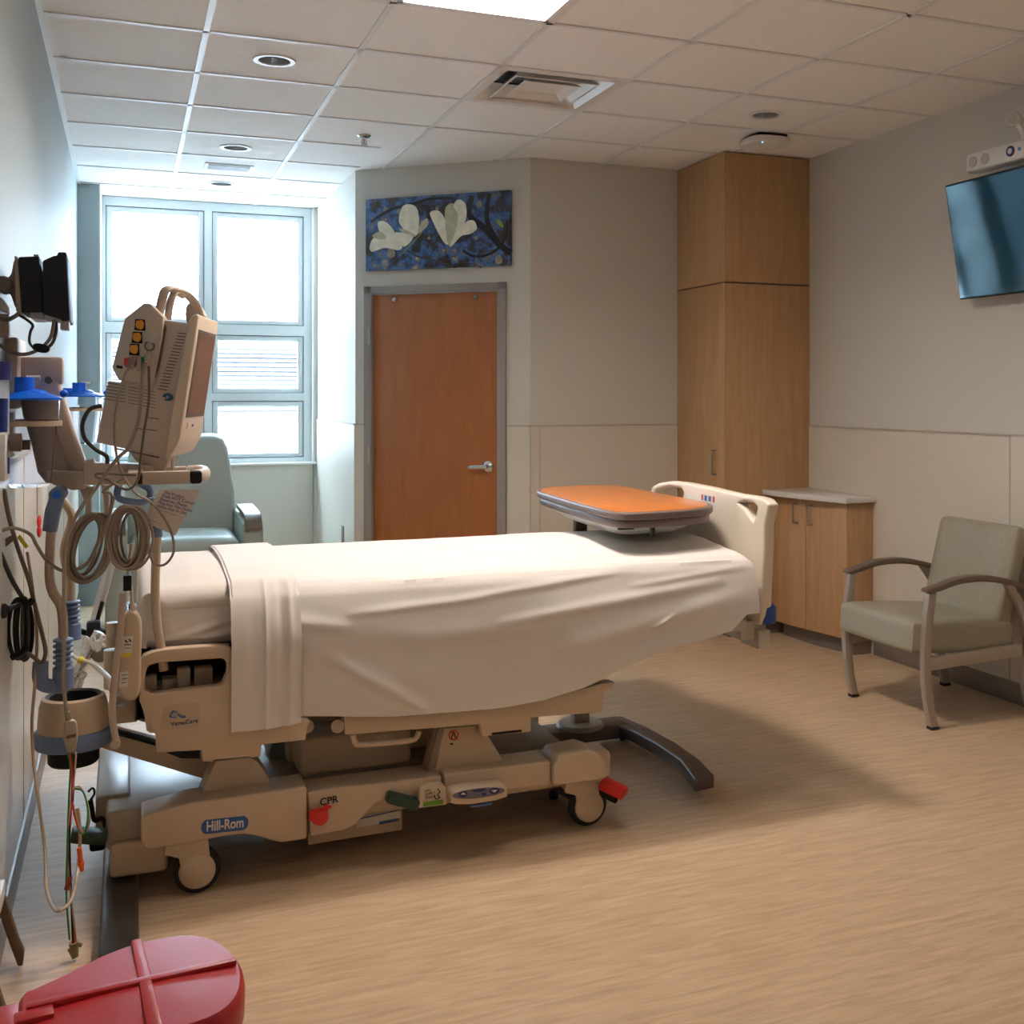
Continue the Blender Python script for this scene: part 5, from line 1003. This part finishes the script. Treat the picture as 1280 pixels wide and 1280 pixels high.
part('grey_foot', M().box(q(38, 0, 3.32).x, q(53, 0, 3.32).x, 3.33, 3.50, q(0, 397, 3.32).z, q(0, 389, 3.32).z, .002).box(q(56, 0, 3.32).x, q(75, 0, 3.32).x, 3.33, 3.4, q(0, 399, 3.32).z, q(0, 391, 3.32).z, .002).box(q(75, 0, 3.32).x, q(86, 0, 3.32).x, 3.33, 3.4, q(0, 410, 3.32).z, q(0, 399, 3.32).z, .002), mat('foot_grey', (.36, .34, .33), .4), dv)
part('top_tab', M().box(q(41, 0, 3.32).x, q(47, 0, 3.32).x, 3.35, 3.4, q(0, 321, 3.32).z, q(0, 314.5, 3.32).z, .001), mond, dv)
part('wall_arm', M().prism(qs([(-4, 370), (2, 372), (11, 384), (11, 392), (-4, 386)], 3.36), (0, .06, 0), .004), white, dv)
part('arm_column', M().prism(qs([(-4, 392), (11, 392), (11, 422), (-4, 421)], 3.36), (0, .06, 0), .004), mon, dv)
part('device_cable', M().tube([q(*p) for p in ((-4, 428, 3.35), (10, 438, 3.35), (27, 443, 3.34), (42, 440, 3.33), (55, 432, 3.32), (64, 420, 3.32), (68, 400, 3.33))], .005, n=8), mat('grey_brown_cable', (.17, .145, .12), .5), dv)
part('device_cable', M().tube([q(*p) for p in ((24, 394, 3.34), (34, 400, 3.34), (41, 407, 3.34), (38, 415, 3.34), (37, 428, 3.33), (44, 437, 3.32))], .0036, n=8).tube([q(*p) for p in ((70, 402, 3.33), (70, 415, 3.33), (66, 428, 3.32), (58, 436, 3.32))], .0045, n=8), dcable, dv)
part('cable_junction', M().prism(smooth_loop(qs([(41, 431), (48, 429), (60, 432), (62, 437), (57, 441), (45, 439)], 3.31), 3), (0, .025, 0), .004), black, dv)
part('device_cable', M().tube([q(*p) for p in ((-4, 396, 3.36), (8, 400, 3.36), (18, 396, 3.35), (24, 391, 3.35))], .006, n=8), mat('yoke_grey', (.20, .18, .165), .45), dv)
# ================================================================ FLOOR EQUIPMENT BEHIND THE BED HEAD
es = thing('equipment_stand', 'silver equipment stand with black clamp and tangled cords beyond the bed head', 'stand', (-.02, 4.9, 0))
YS = 4.9
silver = mat('silver_tube', (.52, .54, .55), .3, .7)
part('slanted_leg', M().tube([q(142, 690, YS), q(118, 780, YS), q(96, 860, YS)], .020, n=14, raw=True), silver, es)
part('slanted_leg', M().tube([q(124, 790, YS-.2), q(92, 850, YS-.2), q(80, 880, YS-.2)], .02, n=14, raw=True), chrome, es)
part('black_strap', M().tube([q(128, 752, YS-.05), q(121, 778, YS-.05)], .008, n=8, raw=True), black, es)
part('black_clamp', M().tube(qs([(98, 788), (110, 792), (124, 796), (130, 791), (122, 786)], YS-.1), .011, n=10).obox(q(117, 784, YS-.12), XA, YA, ZA, .05, .05, .05, .008), black, es)
part('hand_wheel', M().lathe([(.004, -.01), (.032, -.01), (.036, 0), (.032, .01), (.004, .01)], q(126, 816, YS-.2), (.2, -1, .2), 24), mat('wheel_olive', (.16, .14, .10), .4, .3), es)
b = M()
for sd in range(4):
    r_ = random.Random(sd); b.tube([q(102+r_.uniform(-2, 2)+k*7, 806+r_.uniform(-12, 12), YS-.25) for k in range(6)], .006, n=8)
part('tangled_cord', b, mat('pale_cord', (.60, .57, .53), .4), es)
part('oval_foot', M().tube(smooth_loop(qs([(90, 844), (98, 840), (107, 842), (105, 847), (94, 849)], YS-.3), 2), .005, closed=True, n=6, sub=2), chrome, es)
part('base_box', M().box(q(88, 0, YS).x, q(150, 0, YS).x, YS+.1, YS+.5, .02, .10, .01), offw, es)
part('beige_cylinder', M().cyl(q(141, 860, 4.3), q(141, 812, 4.3), .03).cyl(q(141, 808, 4.3), q(141, 778, 4.3), .022), mat('tan_plastic', (.50, .40, .28), .4), es)
lead = solo('lying_lead', M().tube([q(*p) for p in ((88, 818, 3.9), (98, 824, 3.9), (112, 828, 3.9), (126, 838, 3.85), (138, 850, 3.7), (142, 862, 3.65))], [.006, .006, .008, .014], n=10), ivory, 'ivory lead with a yellow band behind the cylinder holder', 'cable')
yb2 = part('yellow_band', M().cyl(q(98, 824, 3.88), q(104, 826, 3.88), .011), yellow, lead); yb2.matrix_parent_inverse = Matrix.Translation(-lead.location)
# dark flat leg projecting under the bed head
fl2 = thing('floor_base_leg', 'flat dark steel base leg on the floor running out from under the bed head', 'base', (.0, 3.1, 0))
pA, pB = qz(146, 1080, .05), qz(160, 1178, .05)
part('steel_leg', M().box(-.065, .03, 2.88, 4.2, .022, .055, .01, 3), mat('dark_steel', (.055, .05, .045), .3, .5), fl2)
part('rubber_wheel', M().cyl((-.03, 2.97, .012), (-.005, 2.97, .012), .012).cyl((-.03, 4.1, .012), (-.005, 4.1, .012), .012), rubber, fl2)
# slanted side-chair leg at the far left edge
st = thing('side_stool', 'brown slanted-leg stool with white edge just inside the left picture edge', 'stool', (-.27, 3.05, 0))
ls = [(-4, 1112), (5, 1120), (22, 1175), (30, 1192), (28, 1208), (22, 1208), (8, 1170), (-4, 1135)]
part('leg', M().prism(qs(ls, 3.15), (0, .03, 0), .003), mat('walnut_leg', (.13, .085, .05), .45), st)
part('seat_edge', M().box(-.304, q(6, 1110, 3.15).x, 3.05, 3.17, q(0, 1123, 3.15).z, q(0, 1103, 3.15).z, .004), white, st)
part('leg', M().prism([v_+Vector((0, -.34, 0)) for v_ in qs(ls, 3.15)], (0, .03, 0), .003), mat('walnut_leg', (.13, .085, .05), .45), st)
# ================================================================ RED STEP-ON BIN
rb = thing('red_waste_bin', 'red plastic lidded waste bin in the near left corner', 'bin', (.0, 1.75, 0))
ZL = .58; LA = qz(12, 1268, ZL); LB = qz(298, 1201, ZL); dL = (LB-LA); dL.z = 0; dL.normalize(); nL = Vector((-dL.y, dL.x, 0))
OUT = [(.012, .05), (.03, .068), (.074, .092), (.129, .126), (.18, .143), (.225, .144), (.265, .13), (.292, .098), (.308, .05), (.3135, 0)]
def L2(a, b_, z): return Vector((LA.x, LA.y, z))+dL*a+nL*b_
full = OUT+[(a, -b_) for a, b_ in reversed(OUT[:-1])]
LP = smooth_loop([L2(a, b_, 0) for a, b_ in full], 4)
lidt = bmesh.new(); rings = []
def scl(k, dz): c = L2(.165, 0, 0); return [lidt.verts.new(c+(p-c)*k+ZA*(ZL+dz)) for p in LP]
for k, dz in ((.985, -.055), (1.0, -.05), (1.005, -.022), (.99, -.010), (.955, -.003), (.6, .0), (.25, .002)): rings.append(scl(k, dz))
for A, B in zip(rings, rings[1:]):
    for k in range(len(A)): lidt.faces.new((A[k], A[(k+1) % len(A)], B[(k+1) % len(A)], B[k]))
lidt.faces.new(rings[-1]); lidt.faces.new(rings[0])
mb = M(); mb._add(lidt)
lid = part('lid', mb, red, rb)
part('lid_rib', M().prism([L2(.02, .008, ZL-.004), L2(.305, .008, ZL-.006), L2(.305, -.008, ZL-.006), L2(.02, -.008, ZL-.004)], (0, 0, .012), .003, 2), red, lid)
part('lid_rib', M().prism([L2(.172, .136, ZL-.006), L2(.188, .137, ZL-.006), L2(.182, -.137, ZL-.006), L2(.162, -.134, ZL-.006)], (0, 0, .012), .003, 2), red, lid)
part('hinge_block', M().obox(L2(.03, -.02, ZL-.002), dL, nL, ZA, .05, .03, .014, .004).obox(L2(.0, 0, ZL-.03), dL, nL, ZA, .03, .11, .04, .006), red, lid)
c_ = L2(.165, 0, 0); bb = bmesh.new(); R_ = []
for k, z in ((.80, .03), (.82, .04), (.93, ZL-.06), (.96, ZL-.055), (.96, ZL-.04)): R_.append([bb.verts.new(c_+(p-c_)*k+ZA*z) for p in LP])
for A, B in zip(R_, R_[1:]):
    for k in range(len(A)): bb.faces.new((A[k], A[(k+1) % len(A)], B[(k+1) % len(A)], B[k]))
bb.faces.new(R_[0]); bb.faces.new(R_[-1]); mb = M(); mb._add(bb)
part('bin_body', mb, red, rb)
part('base_skirt', M().prism([c_+(p-c_)*.86 for p in LP], (0, 0, .035), .004), black, rb)
part('foot_pedal', M().obox(L2(.34, 0, .03), dL, nL, ZA, .08, .10, .012, .004), black, rb)
